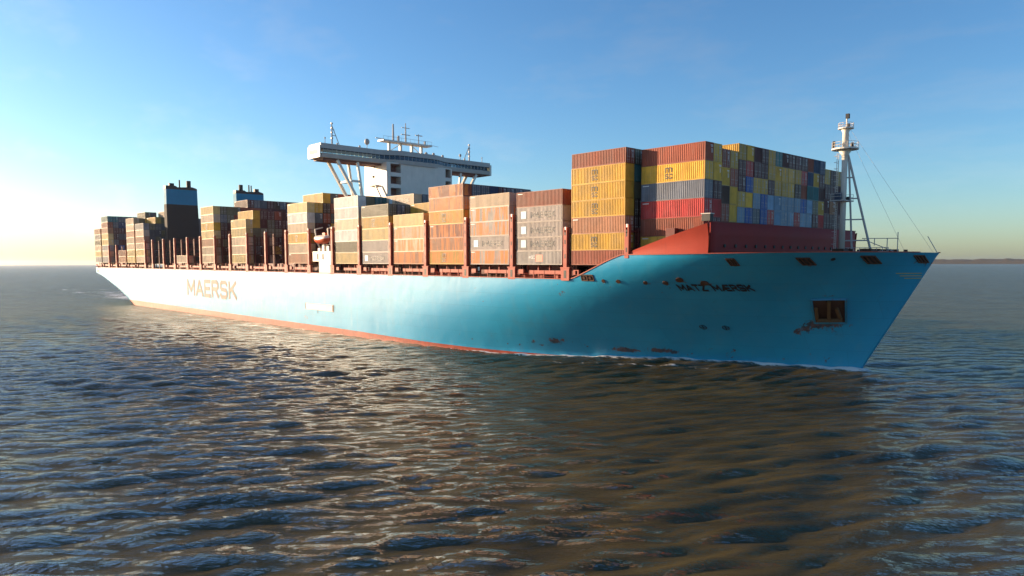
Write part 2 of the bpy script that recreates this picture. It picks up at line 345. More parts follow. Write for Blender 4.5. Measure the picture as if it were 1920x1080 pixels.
# surface: long-crested ripples; the turbid body below keeps the smooth wave normal
rot = nnode(nt, 'ShaderNodeMapping'); rot.inputs['Rotation'].default_value = (0, 0, R(-58)); nt.links.new(tc, rot.inputs['Vector'])
ang = nnode(nt, 'ShaderNodeMapping'); ang.inputs['Scale'].default_value = (.42, 1.25, 1); nt.links.new(rot.outputs[0], ang.inputs['Vector'])
h1 = noise(nt, ang.outputs[0], .62, 6, .62); h2 = noise(nt, ang.outputs[0], 2.1, 5, .65)
h3 = noise(nt, ang.outputs[0], .55, 4, .55, kind='RIDGED_MULTIFRACTAL')
hh = math_n(nt, 'ADD', math_n(nt, 'ADD', h1, math_n(nt, 'MULTIPLY', h2, .6)), math_n(nt, 'MULTIPLY', h3, .5))
h0 = noise(nt, ang.outputs[0], .16, 3, .5)
h00 = math_n(nt, 'MULTIPLY_ADD', noise(nt, ang.outputs[0], .05, 2, .5), 9., math_n(nt, 'MULTIPLY', h0, 4.5))
hh = math_n(nt, 'ADD', hh, math_n(nt, 'MULTIPLY', h00, ch_.outputs['Fac']))
bp = nnode(nt, 'ShaderNodeBump'); bp.inputs['Strength'].default_value = 1; bp.inputs['Distance'].default_value = .46
nt.links.new(hh, bp.inputs['Height'])
fr_ = nnode(nt, 'ShaderNodeFresnel'); fr_.inputs['IOR'].default_value = 1.40; nt.links.new(bp.outputs[0], fr_.inputs['Normal'])
df = nnode(nt, 'ShaderNodeBsdfDiffuse'); nt.links.new(body, df.inputs['Color'])
gl = nnode(nt, 'ShaderNodeBsdfGlossy'); nt.links.new(bp.outputs[0], gl.inputs['Normal']); nt.links.new(math_n(nt, 'MULTIPLY_ADD', ch_.outputs['Fac'], .13, .05), gl.inputs['Roughness'])
mx = nnode(nt, 'ShaderNodeMixShader'); nt.links.new(math_n(nt, 'MULTIPLY', fr_.outputs[0], math_n(nt, 'MULTIPLY_ADD', ch_.outputs['Fac'], -.22, 1.)), mx.inputs[0])
nt.links.new(df.outputs[0], mx.inputs[1]); nt.links.new(gl.outputs[0], mx.inputs[2])
fd = nnode(nt, 'ShaderNodeBsdfDiffuse'); fd.inputs['Color'].default_value = (.72, .72, .72, 1)
m2_ = nnode(nt, 'ShaderNodeMixShader'); nt.links.new(ff, m2_.inputs[0]); nt.links.new(mx.outputs[0], m2_.inputs[1]); nt.links.new(fd.outputs[0], m2_.inputs[2])
nt.links.new(m2_.outputs[0], ou.inputs['Surface'])

# ------------------------------------------------------------------ far shore
def shore(a0, a1, dist, hmax, seed):
    rg = np.random.RandomState(seed); mb = MB(); n = 260; cx, cy = 88, -96
    hs = np.interp(np.linspace(0, 1, n), np.linspace(0, 1, 46), rg.rand(46))*.2+rg.rand(n)*.12+.55
    e = smooth(0, .12, np.linspace(0, 1, n))
    va = math.atan2(fw.y, fw.x)
    for i in range(n):
        a = va-R(a0+(a1-a0)*i/(n-1)); h = hmax*hs[i]*e[i]+.5
        for d, z in ((0, -2), (8, h*.55), (60, h), (500, h*.9), (900, -2)):
            mb.v.append((cx+math.cos(a)*(dist+d), cy+math.sin(a)*(dist+d), z))
    for i in range(n-1):
        for k in range(4): q = i*5+k; mb.f.append((q, q+5, q+6, q+1))
    return mb
m, nt, b = base_mat('far_woodland', .9, 0, .1)
n1 = noise(nt, nnode(nt, 'ShaderNodeTexCoord').outputs['Object'], .01, 5, .7)
nt.links.new(mixc(nt, (.05, .045, .035), (.12, .09, .06), n1), b.inputs['Base Color'])
tag(shore(20, 75, 7500, 62, 3).build('terrain', m), 'low wooded far shore on the horizon right of the bow', 'shore', kind='structure')
# ------------------------------------------------------------------ haze
hz = MB().box(-17500, 17500, -17500, 17500, -3, 75).build('haze', None)
tag(hz, 'thin pale sea haze lying over the water', 'haze', kind='stuff')
m = bpy.data.materials.new('sea_haze'); m.use_nodes = True; nt = m.node_tree; nt.nodes.clear()
ou = nnode(nt, 'ShaderNodeOutputMaterial'); pv = nnode(nt, 'ShaderNodeVolumePrincipled')
pv.inputs['Color'].default_value = (.96, .95, .95, 1); pv.inputs['Density'].default_value = 3.2e-5; pv.inputs['Anisotropy'].default_value = .6
nt.links.new(pv.outputs[0], ou.inputs['Volume']); hz.data.materials.append(m)
# ------------------------------------------------------------------ the ship
ship = bpy.data.objects.new('container_ship', None); COL.objects.link(ship); ship.matrix_world = SHIP
tag(ship, 'huge light blue container ship with red boot-topping seen from its bow', 'container ship')

# hull shell -------------------------------------------------------
RUST = [  # x, z, rx, rz, strength, streak length
 (8.2,-16.3,2.6,.55,1.0,0),(10.6,-16.4,.8,.6,.9,0),(2.2,-16.5,2.6,.55,1.1,.2),(-10.5,-15.3,1.5,.7,1.0,.3),(-8.8,-15.0,.6,.5,.8,.2),(-15.4,-15.6,.45,.5,.8,.8),
 (-18,-15.7,.4,.3,.6,.4),(-4.6,-16.2,.4,.4,.7,.2),(-14,-16.4,.9,.3,.7,0),(19.5,-16.6,.4,.5,.6,.6),(28.5,-16.8,.4,.5,.6,.6),(35,-16.6,.5,.8,.5,.5),
 (7.2,-2.9,.5,.35,.9,4.2),(10,-2.9,.6,.35,.9,1.2),(14.9,-3.1,.6,.4,.9,1.6),(18.2,-3.1,.7,.45,.95,4.5),(20.9,-2.6,.9,.35,.8,.6),(24.1,-3.0,.9,.5,.95,3.0),
 (-3.2,-5.3,1.4,.7,.55,.8),(4.9,-3.3,1.2,.3,.6,2.2),(30.3,.1,.9,.4,.45,1.3),(39.3,.2,1.1,.5,.6,1.6),(45.7,.6,1.0,.5,.6,2.2),(49.8,.5,.7,.5,.8,2.6),
 (35.2,-9.9,1.4,.8,1.2,1.6),(33.6,-10.7,.9,.7,1.0,1.8),(32.2,-11.4,.5,.5,1.2,1.0),(37,-10,2.4,.6,.9,2.6),(38.4,-4.9,1.6,.3,.5,0),(31.5,-12.6,.35,.4,.5,2.0),
 (-103,-15.5,1.0,1.0,.55,1.2),(-120,-16,.7,.8,.5,1.0),(-98,-15.9,.5,.6,.6,.6),(-76,-16.4,.4,.4,.6,.3),(-58.8,-14.5,.25,.6,.9,.8),(-143,-16,.6,.7,.55,1.2)]
_rr = random.Random(12)
for _k in range(46):      # scuffs and weeps scattered over the bow plating
    _x = _rr.uniform(-45, 38); RUST.append((_x, _rr.uniform(-17, -15.2), _rr.uniform(.15, .6), _rr.uniform(.12, .4), _rr.uniform(.4, .85), _rr.choice((0, 0, .5, 1.2))))
for _k in range(26):
    RUST.append((_rr.uniform(-60, 45), _rr.uniform(-8, -2.8), _rr.uniform(.12, .3), .15, _rr.uniform(.5, .8), _rr.uniform(.8, 3.0)))
def rust_at(X, Z):
    r = np.zeros_like(X)
    for (x, z, rx, rz, s, L) in RUST:
        e = s*np.exp(-((X-x)/rx)**2-((Z-z)/rz)**2)
        if L:
            dn = np.clip(z-Z, 0, None); e = np.maximum(e, .62*s*np.exp(-((X-x-.05*dn)/(rx*.35))**2)*np.exp(-dn/L)*(Z < z))
        r = np.maximum(r, e)
    return r
def hull_mesh():
    """both sides lofted from the half-breadths, transom closed"""
    zb = -24.; nz = 84
    xs_mid = np.concatenate([np.linspace(-343, -240, 60), np.linspace(-236, -60, 46)])
    ss = np.linspace(0, 1, 250)**.96
    V = []; Rr = []
    cols = []
    for side in (-1, 1):
        for x in xs_mid:
            zt = float(ztop(x)); col = []
            for k in range(nz+1):
                z = zb+(zt-zb)*k/nz; V.append((x, CL+side*float(half(x, z)), z)); col.append(len(V)-1)
            cols.append(col)
        for s in ss:
            col = []
            for k in range(nz+1):
                z = zb+(1.9-zb)*k/nz
                for _ in range(6):          # sheer depends on x, x on z
                    x = -56+(float(stem(z))+56)*s; zt = float(ztop(x)); z = zb+(zt-zb)*k/nz
                V.append((x, CL+side*float(half(x, z)) if s < 1 else CL, z)); col.append(len(V)-1)
            cols.append(col)
    n = len(xs_mid)+len(ss); F = []
    for sd in range(2):
        for i in range(n-1):
            a, c = cols[sd*n+i], cols[sd*n+i+1]
            for k in range(nz):
                q = (a[k], c[k], c[k+1], a[k+1]); F.append(q if sd == 0 else q[::-1])
    a, c = cols[0], cols[n]
    for k in range(nz): F.append((c[k], a[k], a[k+1], c[k+1]))
    A = np.array(V); me = bpy.data.meshes.new('hull'); me.from_pydata(V, [], F)
    at = me.attributes.new('rust', 'FLOAT', 'POINT'); at.data.foreach_set('value', rust_at(A[:, 0], A[:, 2]).astype(np.float32))
    me.polygons.foreach_set('use_smooth', [True]*len(F)); me.materials.append(M['hull']); me.update()
    bm = bmesh.new(); bm.from_mesh(me); bmesh.ops.remove_doubles(bm, verts=bm.verts, dist=.004); bm.to_mesh(me); bm.free()
    return me
hull = link('hull', hull_mesh(), ship)
def on_hull(x, z, out=.05):
    """point on the starboard plating, moved out along the local normal"""
    e = .3; y = CL-float(half(x, z))
    ny = Vector((1, -float(half(x+e, z)-half(x-e, z))/(2*e), 0)).cross(Vector((0, -float(half(x, z+e)-half(x, z-e))/(2*e), 1)))
    ny.normalize()
    if ny.y > 0: ny = -ny
    return Vector((x, y, z))+ny*out, ny
def hull_patch(poly, out, n=10):
    """fills a quad (x,z corners bl,br,tr,tl) with a sheet following the plating"""
    mb = MB()
    for i in range(n+1):
        for j in range(n+1):
            u, v = i/n, j/n
            x = (poly[0][0]*(1-u)+poly[1][0]*u)*(1-v)+(poly[3][0]*(1-u)+poly[2][0]*u)*v
            z = (poly[0][1]*(1-u)+poly[1][1]*u)*(1-v)+(poly[3][1]*(1-u)+poly[2][1]*u)*v
            mb.v.append(tuple(on_hull(x, z, out)[0]))
    for i in range(n):
        for j in range(n):
            a = i*(n+1)+j; mb.f.append((a, a+n+1, a+n+2, a+1))
    return mb
def hull_text(t, x0, x1, z0, z1, out, mat, name, zslope=0., w=.2):
    """lettering wrapped on the plating"""
    v, f = text_mesh(t, w); wd = v[:, 0].max(); bm = bmesh.new()
    vs_ = [bm.verts.new((a, lay, c)) for a, c, lay in v]
    for q in f: bm.faces.new([vs_[i] for i in q])
    bmesh.ops.subdivide_edges(bm, edges=[e for e in bm.edges if e.calc_length() > .3], cuts=3, use_grid_fill=True)
    for vv in bm.verts:
        u, h, lay = vv.co.x/wd, vv.co.z, vv.co.y
        vv.co = on_hull(x0+(x1-x0)*u, z0+(z1-z0)*h+zslope*u, out+.006*lay)[0]
    me = bpy.data.meshes.new(name); bm.to_mesh(me); bm.free(); me.materials.append(mat)
    return link(name, me, hull)
hull_text('MATZ MÆRSK', 19.5, 30.05, -4.25, -3.12, .06, M['letter'], 'lettering', .1, .26)
hull_text('MAERSK', -201.4, -152.6, -12.6, -6.1, .06, M['fletter'], 'lettering', 0., .2)
# mooring openings: framed dark recesses set in the bulwark
def opening(x0, x1, z0, z1, double=False):
    fr = MB(); c = [(x0, z0), (x1, z0), (x1, z1), (x0, z1)]
    rec = hull_patch(c, .03, 4).build('mooring_opening', M['black'], hull)
    P_ = [on_hull(x, z, .06)[0] for x, z in c]
    if double: P_ += []
    for i in range(4): fr.bar(P_[i], P_[(i+1) % 4], .16)
    if double:
        a = on_hull((x0+x1)/2, z0, .06)[0]; bb = on_hull((x0+x1)/2, z1, .06)[0]; fr.bar(a, bb, .25)
        for q in (.25, .75):
            p, nn = on_hull(x0+(x1-x0)*q, (z0+z1)/2, .02); fr.tube([p, p+nn*.2], .28, 10)
    else:
        for q in (.32, .68):
            a = on_hull(x0+(x1-x0)*q, z0, .05)[0]; bb = on_hull(x0+(x1-x0)*q, z1, .05)[0]; fr.tube([a, bb], .12, 8)
    fr.build('fairlead', M['pocket'], rec)
opening(2.6, 5.2, -2.75, -1.75, True)
for a in ((29.9, 31.0, .05, 1.1), (38.6, 40.0, .15, 1.2), (45.2, 46.4, .35, 1.5), (49.45, 50.15, .5, 1.6)): opening(*a)
for x, z, w in ((7.1, -2.75, .42), (10, -2.8, .5), (14.8, -2.95, .5), (18.1, -2.9, .6), (20.7, -2.35, .8), (24, -2.85, .8)):
    p, nn = on_hull(x, z, -.1); o = MB().tube([p, p+nn*.22], w*.8, 12).build('scupper', M['pocket'], hull)
p, nn = on_hull(42.3, 1.0, 0); MB().tube([p, p+nn*.1], .35, 12).build('scupper', M['black'], hull)
# anchor pocket with anchor
ap = hull_patch([(35.2, -9.6), (39.3, -9.5), (40.5, -5.35), (36.3, -5.45)], .04, 8).build('anchor_pocket', M['pocket'], hull)
rim = MB(); P_ = [on_hull(x, z, .1)[0] for x, z in ((35.2, -9.6), (39.3, -9.5), (40.5, -5.35), (36.3, -5.45))]
for i in range(4): rim.bar(P_[i], P_[(i+1) % 4], .34, .3)
rim.build('pocket_rim', paint('rim_blue', (.02, .20, .33), .5, .7, (.12, .045, .02), .8), ap)
an = MB(); p, nn = on_hull(37.7, -7.6, .25)
an.bar(on_hull(38.4, -5.6, .35)[0], on_hull(37.2, -8.9, .55)[0], .55, .45)
an.bar(on_hull(35.7, -8.8, .5)[0], on_hull(38.9, -8.7, .5)[0], .8, .6)
for x, x2 in ((35.8, 36.4), (38.8, 38.9)): an.bar(on_hull(x, -8.6, .5)[0], on_hull(x2, -6.6, .55)[0], .5, .4)
an.build('anchor', paint('anchor_rust', (.10, .052, .018), .8, .8, (.06, .025, .012), .9), ap)
# draught lines and thruster marks
for i, (xa, xb, z) in enumerate(((47.0, 49.2, -1.25), (47.2, 49.1, -1.65), (47.5, 49.0, -2.05))):
    hull_patch([(xa, z), (xb, z), (xb, z+.12), (xa, z+.12)], .05, 5).build('bow_marking', M['yellowmark'], hull)
for x in (18.2, 21.7):
    mk = MB(); 
    for q in range(12):
        a = 2*math.pi*q/12; a2 = 2*math.pi*(q+1)/12
        mk.bar(on_hull(x+.5*math.cos(a), -11.05+.4*math.sin(a), .05)[0], on_hull(x+.5*math.cos(a2), -11.05+.4*math.sin(a2), .05)[0], .12, .05)
    mk.bar(on_hull(x-.4, -11.05, .05)[0], on_hull(x+.4, -11.05, .05)[0], .14, .05); mk.bar(on_hull(x, -11.4, .05)[0], on_hull(x, -10.7, .05)[0], .14, .05)
    mk.build('thruster_marking', M['letter'], hull)
# side door outline and grab-rail marks amidships
ol = MB()
for a, c in (((-103, -11.3), (-86.8, -11.3)), ((-103, -13), (-86.8, -13)), ((-103, -11.3), (-103, -13))):
    ol.bar(on_hull(*a, .04)[0], on_hull(*c, .04)[0], .1)
sd = ol.build('shell_door_frame', M['grey'], hull)
hull_patch([(-87.4, -13.2), (-86.5, -13.2), (-86.5, -11.2), (-87.4, -11.2)], .06, 3).build('pilot_ladder_slot', M['black'], hull)
hull_patch([(-95.8, -13.9), (-95.5, -13.9), (-95.5, -13.1), (-95.8, -13.1)], .06, 2).build('hull_mark', M['black'], hull)
hull_patch([(-102.8, -12.95), (-87.5, -12.95), (-87.5, -11.35), (-102.8, -11.35)], .03, 6).build('shell_door', M['cream'], hull)
hull_patch([(-340.2, -5.0), (-336.8, -5.0), (-336.8, -3.9), (-340.2, -3.9)], .06, 3).build('mooring_opening', M['black'], hull)
# gunwale rail along the sheer (one part each side)
for sd_ in (-1, 1):
    g = MB(); xs = list(np.linspace(-343, -2, 40))+list(np.linspace(0, 50, 60)); pr = None
    for x in xs:
        p = Vector((x, CL+sd_*float(half(x, float(ztop(x))-.02)), float(ztop(x))+.06))
        if pr: g.bar(pr, p, .3, .14)
        pr = p
    g.build('gunwale', M['hullrail'] if 'hullrail' in M else M['oxide'] , ship)
# decks
dk = MB(); xs = np.concatenate([np.linspace(-343, -60, 30), np.linspace(-55, 3, 20)])
for x in xs:
    h = float(half(x, -2.9)); dk.v += [(x, CL-h+.12, -2.95), (x, CL+h-.12, -2.95)]
dk.f = [(2*i, 2*i+2, 2*i+3, 2*i+1) for i in range(len(xs)-1)]
dk.build('main_deck', M['oxide_dark'], ship, fix=False)
dk = MB(); xs = np.linspace(3, 50.6, 50)
for x in xs:
    z = min(1.0, float(ztop(x))-.45); h = max(.05, float(half(x, z))-.12); dk.v += [(x, CL-h, z), (x, CL+h, z)]
dk.f = [(2*i, 2*i+2, 2*i+3, 2*i+1) for i in range(len(xs)-1)]
dk.build('forecastle_deck', M['oxide_dark'], ship, fix=False)
# breakwater: raked side wings rising from the sheer, tall curved front wall
bwm = paint('breakwater_red', (.40, .050, .026), .55, .25, (.20, .03, .025), .4, 0, .25)
def wing(sd_):
    mb = MB(); n = 26; rows = 6
    for i in range(n+1):
        x = 12.4+(27.6-12.4)*i/n; h = float(half(x, 1.8)); zt = float(ztop(x)); H = 4.55*(i/n)**.92+.05
        for k in range(rows+1):
            v = k/rows; z = zt+.1+H*v; y = h-.28-.10*math.sin(v*math.pi)*(i/n)*2+.35*v*v*(i/n); mb.v.append((x, CL+sd_*y, z))
    for i in range(n):
        for k in range(rows): a = i*(rows+1)+k; mb.f.append((a, a+rows+1, a+rows+2, a+1))
    return mb
bwk = wing(-1).build('breakwater', bwm, ship, True); wing(1).build('breakwater_wing', bwm, bwk, True)
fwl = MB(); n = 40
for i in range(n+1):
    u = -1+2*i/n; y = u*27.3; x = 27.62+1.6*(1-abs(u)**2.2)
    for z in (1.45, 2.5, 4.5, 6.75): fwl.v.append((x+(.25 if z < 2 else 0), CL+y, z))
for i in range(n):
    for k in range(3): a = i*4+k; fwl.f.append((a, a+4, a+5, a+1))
fw_o = fwl.build('front_wall', paint('front_wall_shaded_red', (.25, .030, .026), .65, .3, (.12, .025, .022), .4, 0, .15), bwk, True)  # same red as the wings, darkened to paint in this wall's shade
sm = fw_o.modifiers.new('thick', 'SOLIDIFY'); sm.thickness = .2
for k in range(18):
    u = -.86+1.72*k/17; x = 27.62+1.6*(1-abs(u)**2.2)
    MB().tube([(x-.05, CL+u*27.9, 3.1), (x+.14, CL+u*27.9, 3.1)], .28, 10).build('drain_hole', M['black'], fw_o)
st = MB()
for k in range(20):
    u = -.9+1.8*k/19; x = 27.62+1.6*(1-abs(u)**2.2); st.bar((x-.5, CL+u*27.9, 1), (x-.5, CL+u*27.9, 6.6), .12, .3)
st.bar((27.5, CL-27.8, 6.85), (27.5, CL+27.8, 6.85), .12)
st.build('stiffener', M['oxide_dark'], fw_o)
lb_ = MB().box(26.3, 27.8, CL-27.9, CL-26.9, 6.9, 8.0).build('lookout_box', M['black'], bwk)
MB().box(26.2, 27.9, CL-28.0, CL-26.8, 7.95, 8.1).build('box_frame', M['grey'], lb_)
MB().box(19.5, 21.2, CL-27.6, CL-26.6, 4.4, 6.0).build('winch', M['oxide_dark'], bwk)
# forecastle fittings
for k in range(9):
    x = 31+1.9*k; y = CL+rnd.uniform(-9, 9)*(1-k/12); MB().tube([(x, y, 1), (x, y, 1.9+rnd.random()*.7)], .32, 8).build('bollard', M['pocket'], ship)
for x, y in ((38.5, 24), (38.5, 34), (42.5, 25), (42.5, 33)):
    g = MB().tube([(x, y-1.6, 1.9), (x, y+1.6, 1.9)], .75, 12); g.box(x-.9, x+.9, y-1.9, y-1.6, 1, 2.7); g.box(x-.9, x+.9, y+1.6, y+1.9, 1, 2.7)
    g.build('mooring_winch', M['pocket'], ship)
fr = MB()
for a, c in (((39.6, 29, 4.5), (45.3, 29, 4.4)), ((45.2, 29, 1), (45.2, 29, 5.4)), ((39.9, 29, 4.3), (44.6, 29, 2.3)), ((41.6, 29, 4.4), (41.6, 29, 3.3)), ((43.6, 29, 4.4), (43.6, 29, 2.4))):
    fr.tube([a, c], .07, 6)
for k in range(9): fr.tube([(37.5+k*.9, 26.5, 1), (37.5+k*.9, 26.5, 2.9)], .05, 5)
for z in (2.3, 2.9): fr.tube([(37.5, 26.5, z), (44.7, 26.5, z)], .05, 5)
fr.tube([(51, CL, 2.1), (49.6, CL, 4.6)], .06, 6)
fr.build('railing', M['grey'], ship)
# foremast ----------------------------------------------------------
fm = bpy.data.objects.new('foremast', None); COL.objects.link(fm); fm.parent = ship; fm.location = (36, 29.6, 1); fm.scale = (1, 1, .97)
g = MB().tube([(0,0,0), (0,0,16.6), (0,0,18.2), (0,0,19.2)], [.5, .46, .5, 1.15], 16); g.tube([(0,0,19.2), (0,0,22.2), (0,0,22.8)], [.55, .5, .8], 14)
g.tube([(.1,0,23), (.1,0,25.2)], .12, 8); g.build('column', M['cream'], fm, True)
plo = MB().tube([(0,0,19.2), (0,0,19.45)], 2.15, 20).build('platform', M['cream'], fm); MB().tube([(0,0,22.8), (0,0,23.0)], 1.25, 16).build('platform', M['cream'], fm)
MB().box(-1.5, 1.0, -1.9, 1.9, 10.2, 10.4).build('platform', M['grey'], fm)
rl = MB()
for rr, z0, h in ((2.1, 19.45, 1.0), (1.2, 23.0, .8)):
    n = 12
    for k in range(n):
        a = 2*math.pi*k/n; a2 = 2*math.pi*(k+1)/n; c0 = (rr*math.cos(a), rr*math.sin(a)); c1 = (rr*math.cos(a2), rr*math.sin(a2))
        rl.tube([(c0[0], c0[1], z0), (c0[0], c0[1], z0+h)], .035, 5)
        for q in (.5, 1): rl.tube([(c0[0], c0[1], z0+h*q), (c1[0], c1[1], z0+h*q)], .035, 5)
for y in (-1.85, 1.85):
    for x in (-1.4, .9): rl.tube([(x, y, 10.4), (x, y, 11.5)], .04, 5)
    for z in (11, 11.5): rl.tube([(-1.4, y, z), (.9, y, z)], .035, 5)
rl.build('railing', M['white'], plo)
MB().box(-.9, .1, -1.6, -.9, 10.45, 11.7).build('equipment_box', paint('box_blue', (.035, .05, .09), .5), plo)
lp = MB().box(-.05, .5, -.25, .25, 24.6, 25.4).box(.2, .6, -.2, .2, 23.1, 23.7).tube([(.5, 1.6, 19.6), (.5, 1.6, 20.6)], .25, 8); lp.tube([(-1.4, -1.3, 19.5), (-1.4, -1.3, 20.7)], .25, 8)
lp.box(.6, .95, -.2, .2, 10.4, 11); lp.build('navigation_light', M['black'], fm)
lg = MB().tube([(.4, .3, 18.4), (4.6, 1.6, 0)], .2, 8); lg.tube([(.6, .2, 17.5), (1.6, .6, 0)], .17, 8)
for t_ in (.22, .42, .62, .82, .95):
    a = Vector((.4, .3, 18.4)).lerp(Vector((4.6, 1.6, 0)), t_); lg.bar(a, (0, 0, a.z), .22)
lg.build('brace_leg', M['grey'], fm)
ld = MB()
for y in (-.35, .35): ld.tube([(-.75, y-1.0, 0), (-.75, y-1.0, 18.6)], .05, 5)
for k in range(46): ld.tube([(-.75, -1.35, .4+k*.4), (-.75, -.65, .4+k*.4)], .03, 4)
for k in range(16):
    z = 1.6+k*1.1
    ld.tube([(-.75, -1.4, z), (-1.2, -1.4, z), (-1.2, -.6, z), (-.75, -.6, z)], .03, 4)
ld.build('ladder', M['white'], fm)
wr = MB().tube([(.2, 0, 23.5), (14.4, -.6, 1.2)], .018, 4); wr.tube([(.2, 0, 22.5), (10.3, -.6, 1.3)], .018, 4)
wr.build('stay_wire', M['grey'], fm)
# deckhouse ---------------------------------------------------------
dh = bpy.data.objects.new('deckhouse', None); COL.objects.link(dh); dh.parent = ship
w = MB(); w.box(-100, -88, 23.1, 36.9+2, -2.6, 29.0)
OPEN = [(26.2, 28.7), (22.9, 25.1), (19.6, 21.8)]
for (ya, yb) in ((18, 23.1), (38.9, 41.6)):
    w.box(-100, -90.6, ya, yb, -2.6, 29.0)
    zt = 29.0
    yi0, yi1 = (ya+1.3, yb-.3) if ya < 20 else (ya+.2, yb-.5)
    w.box(-90.6, -88, ya, yi0, -2.6, 29.0); w.box(-90.6, -88, yi1, yb, -2.6, 29.0)
    for (z0, z1) in OPEN:
        w.box(-90.6, -88, yi0, yi1, z1, zt); zt = z0
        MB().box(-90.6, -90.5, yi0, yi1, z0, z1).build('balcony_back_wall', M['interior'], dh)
        MB().box(-88.1, -88.0, yi0, yi1, z0, z0+.25).box(-88.08, -88.02, yi0, yi1, z0+.8, z0+.86).build('balcony_rail', M['interior'], dh)
    w.box(-90.6, -88, yi0, yi1, -2.6, zt)
w.build('house_wall', M['white'], dh)
ex = MB().tube([(-94.5, 18.0, 28.2), (-94.5, 17.7, 28.2)], .3, 8); ex.tube([(-95.2, 18, 25.4), (-95.2, 17.7, 25.4)], .35, 8)
ex.build('porthole', M['black'], dh)
bal = MB().box(-96.5, -92.5, 16.6, 18, 22.6, 22.8)
for k in range(5): bal.tube([(-96.4+k*.95, 16.7, 22.8), (-96.4+k*.95, 16.7, 23.8)], .04, 5)
bal.tube([(-96.4, 16.7, 23.8), (-92.6, 16.7, 23.8)], .04, 5); bal.bar((-92.4, 16.9, 22.7), (-89.5, 16.9, 19.0), .5, .2)
bal.build('side_balcony', M['cream'], dh)
# wheelhouse and bridge wings
br = bpy.data.objects.new('wheelhouse', None); COL.objects.link(br); br.parent = ship; br.location = (0, 0, -.45)
Y0, Y1 = -1.1, 58.9
YC0, YC1 = 18.5, 39.9
def front_x(y):     # centre part bows forward
    return -90.2+2.6*float(smooth(YC0-2, YC0+5.5, y)-smooth(YC1-5.5, YC1+2, y))
def band(z0, z1, o0, o1, mat, name, yA=Y0, yB=Y1, back=-97.0):
    mb = MB(); ys = np.unique(np.concatenate([[yA, yB], np.arange(math.ceil(yA), yB, .75)]))
    for y in ys:
        x = front_x(y); mb.v += [(x+o0, y, z0), (x+o1, y, z1), (back, y, z1), (back, y, z0)]
    for i in range(len(ys)-1):
        for k in range(4): a = 4*i+k; b2 = 4*i+(k+1) % 4; mb.f.append((a, a+4, b2+4, b2))
    mb.f += [(0, 1, 2, 3), tuple(4*(len(ys)-1)+k for k in (3, 2, 1, 0))]
    return mb.build(name, mat, br)
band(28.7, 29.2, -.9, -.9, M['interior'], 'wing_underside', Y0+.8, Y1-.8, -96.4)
band(29.2, 30.35, 0, .25, M['fascia'], 'parapet')
band(31.62, 33.0, .05, -.05, M['fascia'], 'roof_fascia', Y0-.2, Y1+.2); band(31.42, 31.62, .12, .12, M['black'], 'window_brow', Y0+.1, Y1-.1, -90.6)
core = band(30.35, 31.55, -.55, -.35, M['black'], 'window_backing', YC0-1, YC1+1, -96.8)
ys = np.arange(Y0+.5, Y1-1.2, 1.36)
for y in ys:
    xa, xb = front_x(y), front_x(y+1.2)
    pn = MB(); pn.v = [(xa+.22, y, 30.36), (xb+.22, y+1.2, 30.36), (xb+.02, y+1.2, 31.54), (xa+.02, y, 31.54),
                       (xa+.10, y, 30.36), (xb+.10, y+1.2, 30.36), (xb-.10, y+1.2, 31.54), (xa-.10, y, 31.54)]
    pn.f = [(0,1,2,3), (7,6,5,4), (0,4,5,1), (1,5,6,2), (2,6,7,3), (3,7,4,0)]
    wing_ = y < YC0-2.4 or y > YC1+1.2
    pn.build('window_pane', M['clear'] if wing_ else M['glass'], br)
    MB().box(xa-.08, xa+.14, y-.12, y-.04, 30.35, 31.55).build('mullion', M['grey'], br)
    if wing_: MB().box(-97.0, -96.94, y, y+1.2, 30.36, 31.54).build('window_pane', M['clear'], br)
MB().box(-97, -90.3, Y0-.55, Y0-.2, 29.2, 32.4).build('wing_end', M['cream'], br)
MB().box(-96, -91.5, Y0-.6, Y0-.53, 30.3, 31.4).build('window_pane', M['glass'], br)
MB().box(-97, -90.3, Y1+.2, Y1+.9, 29.0, 32.4).build('wing_end', M['cream'], br)
def vleg(sd_):
    g = MB(); c = CL
    def yy(v): return c+sd_*v
    for x in (-91.2, -96.2):
        g.bar((x, yy(25.0), 29), (x, yy(16.6), 15), .75, .75); g.bar((x, yy(18.6), 29), (x, yy(16.6), 15), .65, .65)
        g.bar((x, yy(20.9), 23.6), (x, yy(17.8), 23.6), .5, .6)
    g.bar((-91.2, yy(21.5), 23.4), (-96.2, yy(21.5), 23.4), .5)
    g.build('wing_strut', M['cream'], br)
vleg(-1); vleg(1)
# radar mast and aerials on the wheelhouse roof
rm = MB()
for y in (21.5, 25.5, 29.5, 33.0):
    rm.bar((-92, y, 33), (-92, y, 35.8), .7, .7)
rm.bar((-92, 21.5, 33.2), (-92, 25.5, 35.6), .18); rm.bar((-92, 33, 33.2), (-92, 29.5, 35.6), .18)
rmo = rm.build('radar_mast', M['cream'], br)
MB().box(-93.6, -90.4, 18.6, 36.0, 35.8, 36.25).build('mast_platform', M['cream'], rmo)
tp = MB().tube([(-92, 23, 36.2), (-92, 23, 41.2)], [.35, .22], 8); tp.tube([(-92, 27.4, 36.2), (-92, 27.4, 42.0)], [.3, .12], 8)
tp.tube([(-92, 32.0, 36.2), (-92, 32.0, 39.3)], .15, 6); tp.bar((-92, 26.0, 40.6), (-92, 28.8, 40.6), .16); tp.bar((-92, 25.8, 38.6), (-92, 29, 38.6), .2)
tp.bar((-92, 30.9, 38.9), (-92, 33.4, 38.9), .25); tp.bar((-92, 17, 36.6), (-92, 20, 36.5), .22); tp.bar((-92, 36, 36.6), (-92, 39.4, 36.3), .1)
tp.tube([(-92, 24.8, 36.2), (-92, 24.8, 38)], .35, 8); tp.tube([(-92, 34.4, 36.2), (-92, 34.4, 37.4)], .3, 8)
